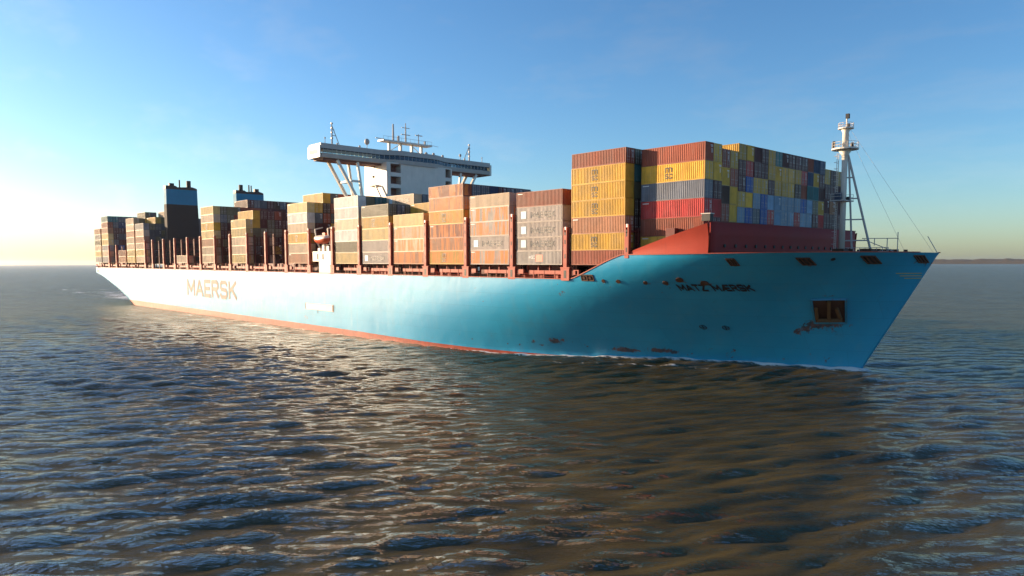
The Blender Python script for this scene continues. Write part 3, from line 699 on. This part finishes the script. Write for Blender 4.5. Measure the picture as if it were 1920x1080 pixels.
for k in range(12): tp.tube([(-90.5, 18.7+k*1.56, 36.25), (-90.5, 18.7+k*1.56, 37.2)], .04, 4)
tp.tube([(-90.5, 18.7, 37.2), (-90.5, 35.9, 37.2)], .04, 4)
tp.build('radar_aerial', M['grey'], rmo)
def wing_mast(y, h, sd_):
    g = MB().tube([(-93, y, 33), (-93, y, 33+h)], [.26, .16], 8)
    g.tube([(-93, y, 33+h*.9), (-93, y+sd_*2.4, 33)], .12, 6); g.bar((-93, y-.1, 33+h*.45), (-93, y+sd_*1.3, 33+h*.45), .18); g.bar((-93, y-.1, 33+h*.7), (-93, y+sd_*.8, 33+h*.7), .15)
    for q in (.3, .55, .75, .95): g.box(-93.25, -92.75, y-.25, y+.25, 33+h*q, 33+h*q+.35)
    g.build('signal_mast', M['grey'], br)
wing_mast(3.6, 6.2, 1); wing_mast(52.6, 5.6, -1)
def dome(y, z, r):
    dm = MB()
    pts = []; rr = []
    for k in range(9): a = -math.pi/2+math.pi*k/8; pts.append((-92.5, y, z+r*1.2*math.sin(a))); rr.append(max(.02, r*math.cos(a)))
    dm.tube(pts, rr, 12); dm.tube([(-92.5, y, 33), (-92.5, y, z)], .1, 6); dm.build('satellite_dome', M['grey'], br, True)
for y, z, r in ((14.4, 35.2, .75), (12.0, 33.6, .3), (35.2, 33.8, .5), (38.0, 34.0, .42), (48.5, 34.7, .42), (50.3, 33.7, .3), (4.9, 33.6, .25), (1.2, 34.8, .22), (57.6, 34.8, .2), (41.5, 33.7, .4)): dome(y, z, r)
# starboard side house under the lifeboat
sh = MB().box(-98.6, -88.3, -.1, 4.5, .6, 3.4).box(-95.0, -88.3, -.1, 4.5, -2.6, .6)
for x, h in ((-96.2, .9), (-93.8, 1.6), (-91.2, 1.4)): sh.box(x, x+1.2, .3, 1.5, 3.4, 3.4+h)
sho = sh.build('side_house', M['cream'], dh)
for x in (-95.9, -92.9): MB().box(x, x+.5, -.2, -.02, 1.2, 2.7).build('side_window', M['black'], sho)
dv = MB()
for x in (-98.2, -91.0): dv.bar((x, 2.6, 3.4), (x, 1.0, 6.2), .35); dv.bar((x, 1.0, 6.2), (x, .6, 9.6), .3); dv.bar((x, .6, 9.6), (x, 3.0, 10.2), .3)
dv.bar((-98.2, 2.6, 5.3), (-91.0, 2.6, 5.3), .3); dv.build('davit', M['cream'], dh)
# funnels -----------------------------------------------------------
for (ya, yb) in ((7.0, 20.2), (37.8, 51.0)):
    fu = bpy.data.objects.new('funnel', None); COL.objects.link(fu); fu.parent = ship
    MB().prism([(ya-.0, -2.6), (yb+.9, -2.6), (yb+.1, 25.6), (ya, 25.6)], 'x', -249.5, -246).build('casing', M['funnel'], fu)
    MB().prism([(ya, 25.6), (yb+.1, 25.6), (yb, 32.2), (ya+.05, 32.2)], 'x', -249.5, -246).build('blue_band', M['band'], fu)
    tp = MB().prism([(ya-.1, 32.2), (yb+.1, 32.2), (yb-.1, 33.0), (yb-2, 33.6), (ya+5, 33.2), (ya+4, 33.8), (ya, 33.7)], 'x', -249.4, -246.1)
    s_ = 1 if ya < 20 else -1; c0 = (ya+yb)/2
    tp.box(-248.6, -247, c0-s_*3.8-1, c0-s_*3.8+1, 33, 34.9); tp.tube([(-247.8, c0-s_*.3, 33), (-247.8, c0-s_*.3, 36.6)], .32, 10)
    tp.tube([(-247.8, c0+s_*3.6, 33), (-247.8, c0+s_*3.6, 36.4)], .95, 14)
    if ya > 20: tp.tube([(-247.8, c0+1.4, 33), (-247.8, c0+1.4, 36.4)], .3, 10)
    tp.build('exhaust_top', M['black'], fu)
# lashing bridges, coamings, stanchions ------------------------------
BX = [13.6, 0, -14.43, -28.85, -43.28, -57.7, -72.1, -86.0]      # bays before the bridge
AX = [-113.9, -128.3, -142.7, -157.0, -171.0, -185.2, -199.2, -213.8, -227.8, -242.3]
SX = [-268.3, -282.8, -297.5, -312.3, -327.4, -342.2]
def lashing(x, zt, base=True):
    lb = bpy.data.objects.new('lashing_bridge', None); COL.objects.link(lb); lb.parent = ship; lb.location = (x, 0, 0)
    for y, s_ in ((-.1, -1), (58.05, 1)):
        p_ = MB(); p_.box(-.42, .42, y-.34, y+.34, -.45 if base else 1.2, zt-.4); p_.box(-.42, -.18, y-.34, y+.34, zt-.4, zt+.5); p_.box(.18, .42, y-.34, y+.34, zt-.4, zt+.5)
        if base: p_.box(-1.0, 1.0, y-.30, y+.5, -2.85, -.45); p_.box(-1.15, 1.15, y-.36, y+.3, -.62, -.40)
        po = p_.build('post', M['oxide'], lb)
        if s_ < 0:
            h = MB()
            for z in np.arange(1.2 if base else 2.2, zt-.6, 2.6): h.box(-.13, .13, y-.36, y-.33, z, z+.75)
            h.box(-.17, .17, y-.36, y-.33, zt-.9, zt-.35); h.box(-.3, .3, y-.33, y-.29, *((-2.4, -1.0) if base else (1.4, 1.7))); h.build('post_slot', M['black'], po)
        MB().box(-.16, .16, y-.3, y+.1, zt+.05, zt+.6).build('lamp', M['lens'], po)
    g = MB()
    for z in ([2.9, 5.8, 8.7] if zt > 8 else [2.9, 5.8]):
        if z < zt: g.box(-.45, .45, .25, 57.7, z-.12, z); g.box(-.43, -.38, .25, 57.7, z+.95, z+1.0); g.box(.38, .43, .25, 57.7, z+.95, z+1.0)
    for k in range(12):
        y = 2.5+k*4.82; g.box(-.4, -.15, y-.13, y+.13, -2.9, zt); g.box(.15, .4, y-.13, y+.13, -2.9, zt)
        if k % 2 == 0 and zt > 8: g.bar((.3, y, 0), (.3, y+4.8, 2.9), .14); g.bar((-.3, y, 2.9), (-.3, y+4.8, 5.8), .14)
    g.build('frame', M['oxide_dark'], lb)
    lm = MB()
    for y in (4.2, 13.8, 28):
        for z in (2.6, 5.5): lm.box(.45, .58, y, y+.5, z-.12, z+.06)
    lm.build('walkway_lamp', M['lens'], lb)
    return lb
for x in BX[1:]: lashing(x-1.12, 9.3 if x < -10 else 6.3)
lashing(12.19+.75, 6.3, False); lashing(-100.6, 9.3)
for x in AX[:-1]: lashing(x-1.12, 9.3)
for x in (-243.6, -254.2, -300.6, -314): lashing(x, 9.3 if x > -260 else 8)
for i, x in enumerate(BX[1:]+AX[:-1]+SX):
    if x > 5: continue
    yc = 3.2 if x < -1 else 5.2
    g = MB(); g.box(x-.3, x+13, yc, 58-yc, -.55, -.06); g.box(x-.3, x+13, yc-.3, yc, -2.9, -.2); g.box(x-.3, x+13, 58-yc, 58.3-yc, -2.9, -.2)
    hc = g.build('hatch_cover', M['oxide_dark'], ship)
    rg = random.Random(i); g = MB()
    xa = x+3.6+rg.random()*1.2; xe = x+12.0 if x < -1 else x+1.6; xa = min(xa, xe-.5)
    g.box(xa, xe, -.05, .45, -1.75, -1.05); g.box(x+.6, x+1.9, -.05, .5, -1.8, -.9)
    for q in range(3 if x < -1 else 0): xx = xa+1+q*2.8; g.box(xx-.08, xx+.08, -.1, .1, -2.9, -1.05)
    for q in range(4 if x < -1 else 0): xx = x+1.5+q*3; g.box(xx, xx+.2, 1.4, 1.7, -2.9, -.06)
    g.build('walkway_beam', M['oxide'], hc)
    g = MB()
    for q in range(5 if x < -1 else 0):
        xx = x+.8+rg.random()*(11 if x < -1 else 2); k = rg.random()
        if k < .5: g.tube([(xx, .9, -2.9), (xx, .9, -1.6+.5*rg.random())], .18+.2*rg.random(), 8)
        else: g.box(xx, xx+.5+.5*rg.random(), .5, 1.2, -2.9, -1.9+.6*rg.random())
    for q in range(8 if x < -1 else 1): xx = x+.4+q*1.6; g.tube([(xx, -.2, -2.7), (xx, -.2, -1.75)], .03, 4)
    for z in (-2.2, -1.75): g.tube([(x, -.2, z), (x+(12.6 if x < -1 else .6), -.2, z)], .03, 4)
    g.build('deck_fitting', M['oxide'] if i % 2 else M['pocket'], hc)
# stacking supports below the raised foremost bay
MB().box(13.3, 25.6, 6.5, 51.5, .9, 1.84).build('hatch_coaming', M['oxide_dark'], ship)
# lifeboat (hangs in its davits)
lbt = bpy.data.objects.new('lifeboat', None); COL.objects.link(lbt)
tag(lbt, 'small orange and white enclosed lifeboat hanging in davits beside the deckhouse', 'lifeboat')
lbt.matrix_world = SHIP @ Matrix.Translation((-94.6, .9, 6.6))
def boat(zs, f, mat, name):
    mb = MB(); n = 14; k = 12
    for i in range(n+1):
        u = -1+2*i/n; wv = (1-abs(u)**2.6)**.5*1.45+.02
        for j in range(k+1):
            v = j/k; mb.v.append((u*3.9, *f(u, v, wv)))
    for i in range(n):
        for j in range(k): a = i*(k+1)+j; mb.f.append((a, a+k+1, a+k+2, a+1))
    return mb.build(name, mat, lbt, True)
boat(0, lambda u, v, w: (w*math.cos(math.pi*v)*(1), -1.25*math.sin(math.pi*v)*(1-.25*abs(u)**3)+.1+.35*u*u), M['orange'], 'boat_hull')
boat(0, lambda u, v, w: (w*.97*math.cos(math.pi*v), 1.25*math.sin(math.pi*v)**.8*(1-.45*abs(u)**2)+.1+.35*u*u), paint('canopy_white', (.72, .55, .46), .4, .15), 'canopy')
MB().box(1.2, 2.6, -.6, .6, 1.1, 1.9).build('cockpit', M['orange'], lbt)
MB().box(1.5, 2.3, -.64, -.58, 1.35, 1.75).build('cockpit_window', M['black'], lbt)

for o in bpy.data.objects:      # runs of small fittings that nobody could pick apart singly
    if o.name.split('.')[0] in ('walkway_lamp', 'post_slot', 'walkway_beam', 'deck_fitting', 'railing', 'navigation_light', 'radar_aerial', 'stiffener', 'stay_wire', 'bow_marking', 'exhaust_top', 'davit', 'porthole'): o['kind'] = 'stuff'
# ------------------------------------------------------------------ containers
HC, ST = 2.896, 2.591; LC, WC, PITCHC = 12.19, 2.438, 2.52
def container_meshes(h, tagn):
    mb = MB(); w = WC/2-.012; d = .06; x0, x1 = -LC/2+.12, LC/2-.12; z0, z1 = .12, h-.09
    n = 34; p = (x1-x0)/n; prof = []
    for i in range(n):
        a = x0+i*p; prof += [(a, 0), (a+p*.28, 0), (a+p*.5, d), (a+p*.78, d)]
    prof.append((x1, 0))
    for sd_ in (-1, 1):
        b0 = len(mb.v)
        for x, q in prof: mb.v += [(x, sd_*(w-q), z0), (x, sd_*(w-q), z1)]
        for i in range(len(prof)-1): a = b0+2*i; mb.f.append((a, a+2, a+3, a+1) if sd_ < 0 else (a+1, a+3, a+2, a))
    n = 9; p = (2*w-.2)/n; prof = []
    for i in range(n):
        a = -w+.1+i*p; prof += [(a, 0), (a+p*.28, 0), (a+p*.5, .05), (a+p*.78, .05)]
    prof.append((w-.1, 0))
    for sd_ in (1, -1):
        b0 = len(mb.v)
        for y, q in prof: mb.v += [(sd_*(LC/2-.03-q), y, z0), (sd_*(LC/2-.03-q), y, z1)]
        for i in range(len(prof)-1): a = b0+2*i; mb.f.append((a, a+2, a+3, a+1) if sd_ > 0 else (a+1, a+3, a+2, a))
    b0 = len(mb.v); mb.v += [(-LC/2+.03, -w, z1+.03), (LC/2-.03, -w, z1+.03), (LC/2-.03, w, z1+.03), (-LC/2+.03, w, z1+.03)]; mb.f.append((b0, b0+1, b0+2, b0+3))
    body = mb.mesh('body_'+tagn, M['cont'], fix=False)
    f = MB(); W = WC/2; e = LC/2
    for sx_ in (-1, 1):
        for sy in (-1, 1):
            xa, xb = sorted((sx_*e, sx_*(e-.17))); ya, yb = sorted((sy*W, sy*(W-.14))); f.box(xa, xb, ya, yb, 0, h)
        xa, xb = sorted((sx_*(e-.005), sx_*(e-.1)))
        f.box(xa, xb, -W+.14, W-.14, 0, .14); f.box(xa, xb, -W+.14, W-.14, h-.12, h-.005)
    for sy in (-1, 1):
        ya, yb = sorted((sy*(W-.004), sy*(W-.08))); f.box(-e+.17, e-.17, ya, yb, 0, .15); f.box(-e+.17, e-.17, ya, yb, h-.1, h-.005)
    frame = f.mesh('frame_'+tagn, M['cont'])
    g = MB(); x = e+.012
    for sy in (-1, 1): g.box(e-.06, x-.02, min(sy*.01, sy*(W-.15)), max(sy*.01, sy*(W-.15)), .15, h-.13)
    door = g.mesh('door_'+tagn, M['cont'])
    g = MB()
    for y in (-.82, -.38, .38, .82): g.tube([(x+.03, y, .1), (x+.03, y, h-.1)], .028, 6); g.box(x-.03, x+.05, y-.07, y+.2, 1.05, 1.12)
    for z in (.5, h-.5):
        for y in (-.82, -.38, .38, .82): g.box(x-.03, x+.05, y-.06, y+.06, z, z+.1)
    rods = g.mesh('rods_'+tagn, M['grey'])
    g = MB(); rg = random.Random(3)
    g.box(e-.005, e+.004, .28, .95, h-.5, h-.38); g.box(e-.005, e+.004, .45, .95, h-.7, h-.6)
    for k in range(5): g.box(e-.005, e+.004, .5, .92, h-1.0-k*.14, h-.94-k*.14)
    marks = g.mesh('marks_'+tagn, M['mark'])
    g = MB(); g.box(-e+.35, -e+1.6, -W-.004, -W+.01, h-.42, h-.28)
    smark = g.mesh('side_marks_'+tagn, M['mark'])
    return dict(h=h, body=body, frame=frame, door=door, rods=rods, marks=marks, smark=smark)
CM = {'h': container_meshes(HC, 'high'), 's': container_meshes(ST, 'standard')}
def deco_mesh(items, mat, name):
    """items: (text, x0, x1, z0, z1) on the starboard face"""
    mb = MB()
    for t, x0, x1, z0, z1 in items:
        v, f = text_mesh(t, .18); w = v[:, 0].max(); n = len(mb.v)
        mb.v += [(x0+(x1-x0)*a/w, -WC/2-.008-.003*lay, z0+(z1-z0)*c) for a, c, lay in v]; mb.f += [tuple(n+i for i in q) for q in f]
    return mb.mesh(name, mat, fix=False)
D_BLK = deco_mesh([('m', -1.35, .05, 1.5, 2.35), ('SC', -1.35, .05, .5, 1.35)], M['letter'], 'stacked_logo')
D_MSK = deco_mesh([('MAERSK', -2.2, 4.2, .75, 1.95)], M['greyletter'], 'wide_lettering')
def star_mesh():
    mb = MB(); y = -WC/2-.008; cx, cz, s = -4.2, 1.42, .72
    mb.v += [(cx-s, y, cz-s), (cx+s, y, cz-s), (cx+s, y, cz+s), (cx-s, y, cz+s)]; mb.f.append((0, 1, 2, 3))
    return mb.mesh('emblem_square', paint('pale_blue_emblem', (.42, .58, .64), .5, .3, (.5, .5, .46), .8), fix=False)
def star7():
    mb = MB(); y = -WC/2-.013; cx, cz = -4.2, 1.42
    mb.v.append((cx, y, cz))
    for k in range(14):
        a = math.pi/2+2*math.pi*k/14; r = .58 if k % 2 == 0 else .27; mb.v.append((cx+r*math.cos(a), y, cz+r*math.sin(a)))
    mb.f = [(0, 1+k, 1+(k+1) % 14) for k in range(14)]
    return mb.mesh('emblem_star', M['mark'], fix=False)
D_SQ, D_ST = star_mesh(), star7()
def box_logo():
    mb = MB(); y = -WC/2-.008
    for x0, x1, z0, z1 in ((-.8, 1.1, .55, 1.9),): mb.box(x0, x1, y, y+.01, z0, z1)
    return mb.mesh('label_panel', paint('pink_label', (.62, .25, .18), .5, .3, (.5, .4, .3), .8))
D_PK = box_logo(); D_TX = deco_mesh([('MSC', -2.6, -.95, 1.1, 1.75)], M['mark'], 'white_lettering')

PAL = {'r': ((.28, .062, .030), 'brown red'), 'n': ((.085, .018, .022), 'maroon'), 'R': ((.50, .035, .035), 'bright red'), 'o': ((.46, .20, .10), 'orange brown'),
 'Y': ((.62, .36, .045), 'yellow'), 'y': ((.68, .38, .035), 'yellow'), 'p': ((.72, .52, .20), 'pale yellow'), 't': ((.68, .50, .33), 'tan'), 'g': ((.41, .37, .33), 'grey'), 'm': ((.46, .39, .34), 'pale grey'),  # pale yellow: the same yellow lightened to paint in sun glare on outer stacks
 's': ((.10, .115, .135), 'slate grey'), 'b': ((.012, .085, .33), 'blue'), 'B': ((.018, .045, .115), 'navy blue'), 'l': ((.20, .32, .44), 'pale blue'), 'u': ((.15, .17, .21), 'blue grey'), 'k': ((.16, .145, .085), 'olive grey'),
 'e': ((.02, .15, .16), 'teal'), 'w': ((.70, .66, .60), 'white'), 'd': ((.075, .035, .025), 'dark brown'), 'x': ((.46, .40, .35), 'patchy tan')}
RANDC = 'YYYYnnnrrrrgsskbBldt'
def fill(rg, n, std=0, top=''):
    """n tiers of random colours, bottom first; the last ones from top; std of them standard height"""
    c = [rg.choice(RANDC) for _ in range(n-len(top))]+list(top)
    return [q+('-' if i < std else '') for i, q in enumerate(c)]
BAYS = []   # (key, x0, z0, first column, [stacks], place words)
rg = random.Random(21)
# foremost bay: fronts read off the picture, top row first
fb = {1: 'r y* u R r Y', 2: 'Y Y n R n n', 3: 'r Y d r Y- n-', 4: 'Y r Y Y n- Y-', 18: 'Y n n n Y- n-', 19: 'n n o n r- n-', 20: 'Y n n n n- Y-', 21: 'n r Y n r- n-'}
rows = ['YYnnYennnnrBB', 'nRnnYYYYYRBYn', 'nbYYnYYYdreen', 'YYlblllllblkY', 'lbsbRlllRllnR', 'llglslglnlgln', 'rYnrYnrBYnrYn']
fbc = []
for c in range(1, 22):
    fbc.append((fb[c].split() if c in fb else [r_[c-5]+'-' for r_ in rows])[::-1])
BAYS.append(('FB', 13.6, 1.9, 1, fbc, 'foremost bay'))
def bay(key, x0, col0, inner, words, z0=0., first=0, n=23):
    st = [c.split() if isinstance(c, str) else c for c in col0]
    for i in range(len(st), n): st.append(inner(i))
    BAYS.append((key, x0, z0, first, st, words))
bay('A', 0, ['r- y* o y* y* y* r-', 'n- k n d k e k-'], lambda i: fill(rg, 7, 2), 'second bay from bow')
bay('B', -14.43, ['gP- mM- mM mM r', 'n- s- n d n'], lambda i: fill(rg, 5, 1 if i < 9 else 0, 'Y' if i == 3 else 'n' if 5 < i < 12 else ''), 'third bay from bow')
bay('C', -28.85, ['x! mM x! x! t-', 'n n d s s-'], lambda i: fill(rg, 5, 2), 'fourth bay from bow')
bay('D', -43.28, ['y*! o! r! y*! o! r!-', 'n r n d s s-', 'k n s s s s-', 'n n r n B B-'], lambda i: fill(rg, 6, 1 if i < 8 else 2, 'ssdnnss'[i % 7]), 'fifth bay from bow')
bay('E', -57.7, ['o! t! t! p', 'n Y r k'], lambda i: fill(rg, 5 if i > 1 else 4, 0, 'Y' if i == 2 else ''), 'sixth bay from bow')
bay('F', -72.1, ['mM m p y* k', 'n s r k s', 'n r Y k k', 'r n k r d tM', 'Y r n k r s', 'n n r r k s', 'n n r r d B', 'Y n n s s B'], lambda i: fill(rg, 6, 0, 'ske'[i % 3]), 'seventh bay from bow')
bay('G', -86.0, ['p k w t w w', 'n n k n d k'], lambda i: fill(rg, 6, 0, 'e' if i < 5 else 'l'), 'eighth bay from bow')
bay('I', -113.9, ['o t y* t w p', 'n n d n s Y'], lambda i: fill(rg, 7, 0, {2: 'YY', 3: 'rs', 4: 'rr', 5: 'nr', 6: 'dr'}.get(i, 'n')), 'first bay behind bridge')
BAYS[-1][4][2] = 'n d n n r d Y'.split()
bay('K', -157, ['p t t p p', 'n s d k Y Y'], lambda i: fill(rg, 6, 0, {2: 'knn', 3: 'kkn', 4: 'knr'}.get(i, 'nn')), 'second loaded bay aft')
bay('M', -185.2, ['t t o p y* t p', 'd n k n d s k'], lambda i: fill(rg, 7 if i < 5 else 8, 0, {2: 'nkk', 3: 'rrk', 4: 'nrr', 5: 'rn', 6: 'rs', 7: 'ns', 8: 'nn', 9: 'nd', 10: 'ns'}.get(i, 'n')), 'third loaded bay aft')
bay('N', -213.8, ['t'], lambda i: fill(rg, 1) if i > 6 else [], 'low bay before funnels')
bay('S5', -268.3, ['t p t o t g', 's s k s s k', 'd s s k s s Y', 's s d s k s k'], lambda i: fill(rg, 8 if i in (4, 5) else 7, 0, 'sss' if i != 4 else 'srt'), 'first bay behind funnels')
bay('S4', -282.8, ['p p t t o t t', 's d s k s d k', 's s d s k s Y k'], lambda i: fill(rg, 8 if i < 4 else 7, 0, 's'), 'second bay behind funnels')
bay('S3', -297.5, ['o r'], lambda i: fill(rg, 2), 'low bay near stern')
bay('S2', -327.4, ['g t g p p o r e', 's s B s n n s e'], lambda i: fill(rg, 8, 0, 'nsnBs'), 'second bay from stern')
bay('S1', -342.2, ['g p t k g o'], lambda i: fill(rg, 6), 'sternmost bay')
ORD = 'first second third fourth fifth sixth seventh eighth ninth tenth eleventh twelfth thirteenth fourteenth fifteenth sixteenth seventeenth eighteenth nineteenth twentieth twenty-first twenty-second twenty-third'.split()
def stack_word(c, n):
    return 'starboard outermost stack' if c == 0 else 'port outermost stack' if c == n-1 else f'{ORD[c]} stack from starboard'
inner_boxes = []
def put_container(key, x0, y0, z0, tok, words):
    k = tok[0]; kind = 's' if '-' in tok else 'h'; cm = CM[kind]; col, cw = PAL[k]
    j = rnd.uniform(.86, 1.12)
    alpha = .12 if '!' in tok and k == 'x' else .3 if '!' in tok else 1
    o = link('shipping_container', cm['body']); o.color = (*[min(1, q*j) for q in col], alpha)
    jx = rnd.uniform(-.04, .04); jy = rnd.uniform(-.03, .03)
    o.matrix_world = SHIP @ Matrix.Translation((x0+LC/2+jx, y0+WC/2+jy, z0+.01))
    def ch(n, me, color=None):
        c = link(n, me, o); c.color = color or (*[q*.85 for q in o.color[:3]], 1); return c
    ch('frame', cm['frame'])
    if rnd.random() < .65: dr_ = ch('door', cm['door'], o.color[:]); lr_ = ch('lock_rods', cm['rods']); lr_.parent = dr_; lr_['kind'] = 'stuff'
    if rnd.random() < .4: ch('end_marking', cm['marks'])['kind'] = 'stuff'
    dec = ''
    if '*' in tok: ch('logo', D_BLK); dec = ' with black logo'
    elif 'M' in tok: ch('lettering', D_MSK); ch('emblem', D_ST).parent = ch('emblem_panel', D_SQ); dec = ' with lettering'
    elif 'P' in tok: ch('label_panel', D_PK); ch('lettering', D_TX); dec = ' with pink label'
    elif rnd.random() < .3: ch('side_marking', cm['smark'])
    if tok[0] in 'otr' and '!' in tok: cw = 'streaky '+cw
    tag(o, f'{cw} container{dec}, {words}', 'container', 'containers stacked on the ship')
    return o
ALL = globals().get('ALL_INDIVIDUAL', False)
KEEP = set()
KEEP_S = {
 'FB': '0.0 0.1 0.2 0.3 0.4 0.5 1.1 1.2 1.3 1.4 1.5 2.2 2.3 2.4 2.5 3.2 3.3 3.4 3.5 4.2 4.3 4.4 4.5 4.6 5.2 5.3 5.4 5.5 5.6 6.2 6.3 6.4 6.5 6.6 7.2 7.3 7.4 7.5 7.6 8.2 8.3 8.4 8.5 8.6 9.2 9.3 9.4 9.5 9.6 10.2 10.3 10.4 10.5 10.6 11.2 11.3 11.4 11.5 11.6 12.2 12.3 12.4 12.5 12.6 13.2 13.3 13.4 13.5 13.6 14.2 14.3 14.4 14.5 14.6 15.2 15.3 15.4 15.5 15.6 16.2 16.3 16.4 16.5 16.6 17.2 17.3 17.4 17.5 18.2 18.3 18.4 18.5 19.2 19.3 19.4 19.5 20.2 20.3 20.4 20.5',
 'A': '0.0 0.1 0.2 0.3 0.4 0.5 0.6 1.0 1.1 1.2 1.3 1.4 1.5 1.6',
 'B': '0.0 0.1 0.2 0.3 0.4',
 'C': '0.0 0.1 0.2 0.3 0.4',
 'D': '0.0 0.1 0.2 0.3 0.4 0.5 1.5 2.5 3.5 4.5 5.5 6.5',
 'E': '0.0 0.1 0.2 0.3 2.4',
 'F': '0.0 0.1 0.2 0.3 0.4 1.4 2.4 3.5 4.5',
 'G': '0.0 0.1 0.2 0.3 0.4 0.5 1.5 2.5',
 'I': '0.0 0.1 0.2 0.3 0.4 0.5 1.0 1.1 1.2 1.3 1.4 1.5 2.0 2.1 2.2 2.3 2.4 2.5 2.6 3.0 3.1 3.2 3.3 3.4 3.5 3.6',
 'K': '0.0 0.1 0.2 0.3 0.4 1.0 1.1 1.2 1.3 1.4 1.5 2.0 2.1 2.2 2.3 2.4 2.5 3.0 3.1 3.2 3.3 3.4 3.5 4.0 4.1 4.2 4.3 4.4 4.5 5.0 5.1 5.2 5.3 5.4 5.5',
 'M': '0.0 0.1 0.2 0.3 0.4 0.5 0.6 1.0 1.1 1.2 1.3 1.4 1.5 1.6 2.1 2.3 2.5 2.6 3.6 5.7 6.7 7.7 8.7 9.7 10.7',
 'N': '0.0',
 'S5': '0.0 0.1 0.2 0.3 0.4 0.5 1.0 1.1 1.2 1.3 1.4 1.5 2.0 2.1 2.2 2.3 2.4 2.5 2.6 4.7',
 'S4': '0.0 0.1 0.2 0.3 0.4 0.5 0.6 2.7',
 'S2': '0.0 0.1 0.2 0.3 0.4 0.5 0.6 0.7 1.2 1.3 1.4 1.5 1.6 1.7 2.2 2.4 2.5 2.6 2.7',
 'S3': '0.0 0.1',
 'S1': '0.0 0.1 0.2 0.3 0.4 0.5',
}
KEEP = {(k, *map(int, q.split('.'))) for k, v in KEEP_S.items() for q in v.split()}
for key, x0, z0, first, stacks, words in BAYS:
    n = len(stacks)
    for c, stk in enumerate(stacks):
        z = z0; y0 = (c+first)*PITCHC+.02
        for t, tok in enumerate(stk):
            h = ST if '-' in tok else HC
            tw = 'topmost' if t == len(stk)-1 else 'bottom' if t == 0 else f'{ORD[len(stk)-1-t]} from top'
            if ALL or (key, c, t) in KEEP or not KEEP:
                o = put_container(key, x0, y0, z, tok, f'{tw} in {stack_word(c, n)}, {words}')
                if ALL: o['id'] = f'{key},{c},{t}'
            else: inner_boxes.append((x0, y0, z, h, PAL[tok[0]][0]))
            z += h+.012
if inner_boxes:
    mb = MB(); cols = []
    for x0, y0, z, h, c in inner_boxes:
        mb.box(x0+.02, x0+LC-.02, y0+.01, y0+WC-.01, z+.03, z+h-.01); cols += [(*c, 1)]*24
    me = mb.mesh('inner_containers', M['cont_in'], fix=False); ca = me.color_attributes.new('col', 'FLOAT_COLOR', 'CORNER')
    ca.data.foreach_set('color', np.array(cols, dtype=np.float32).ravel())
    o = link('container_block', me); o.matrix_world = SHIP
    tag(o, 'remaining containers packed inside the ship stacks behind the outer ones', 'containers', kind='stuff')
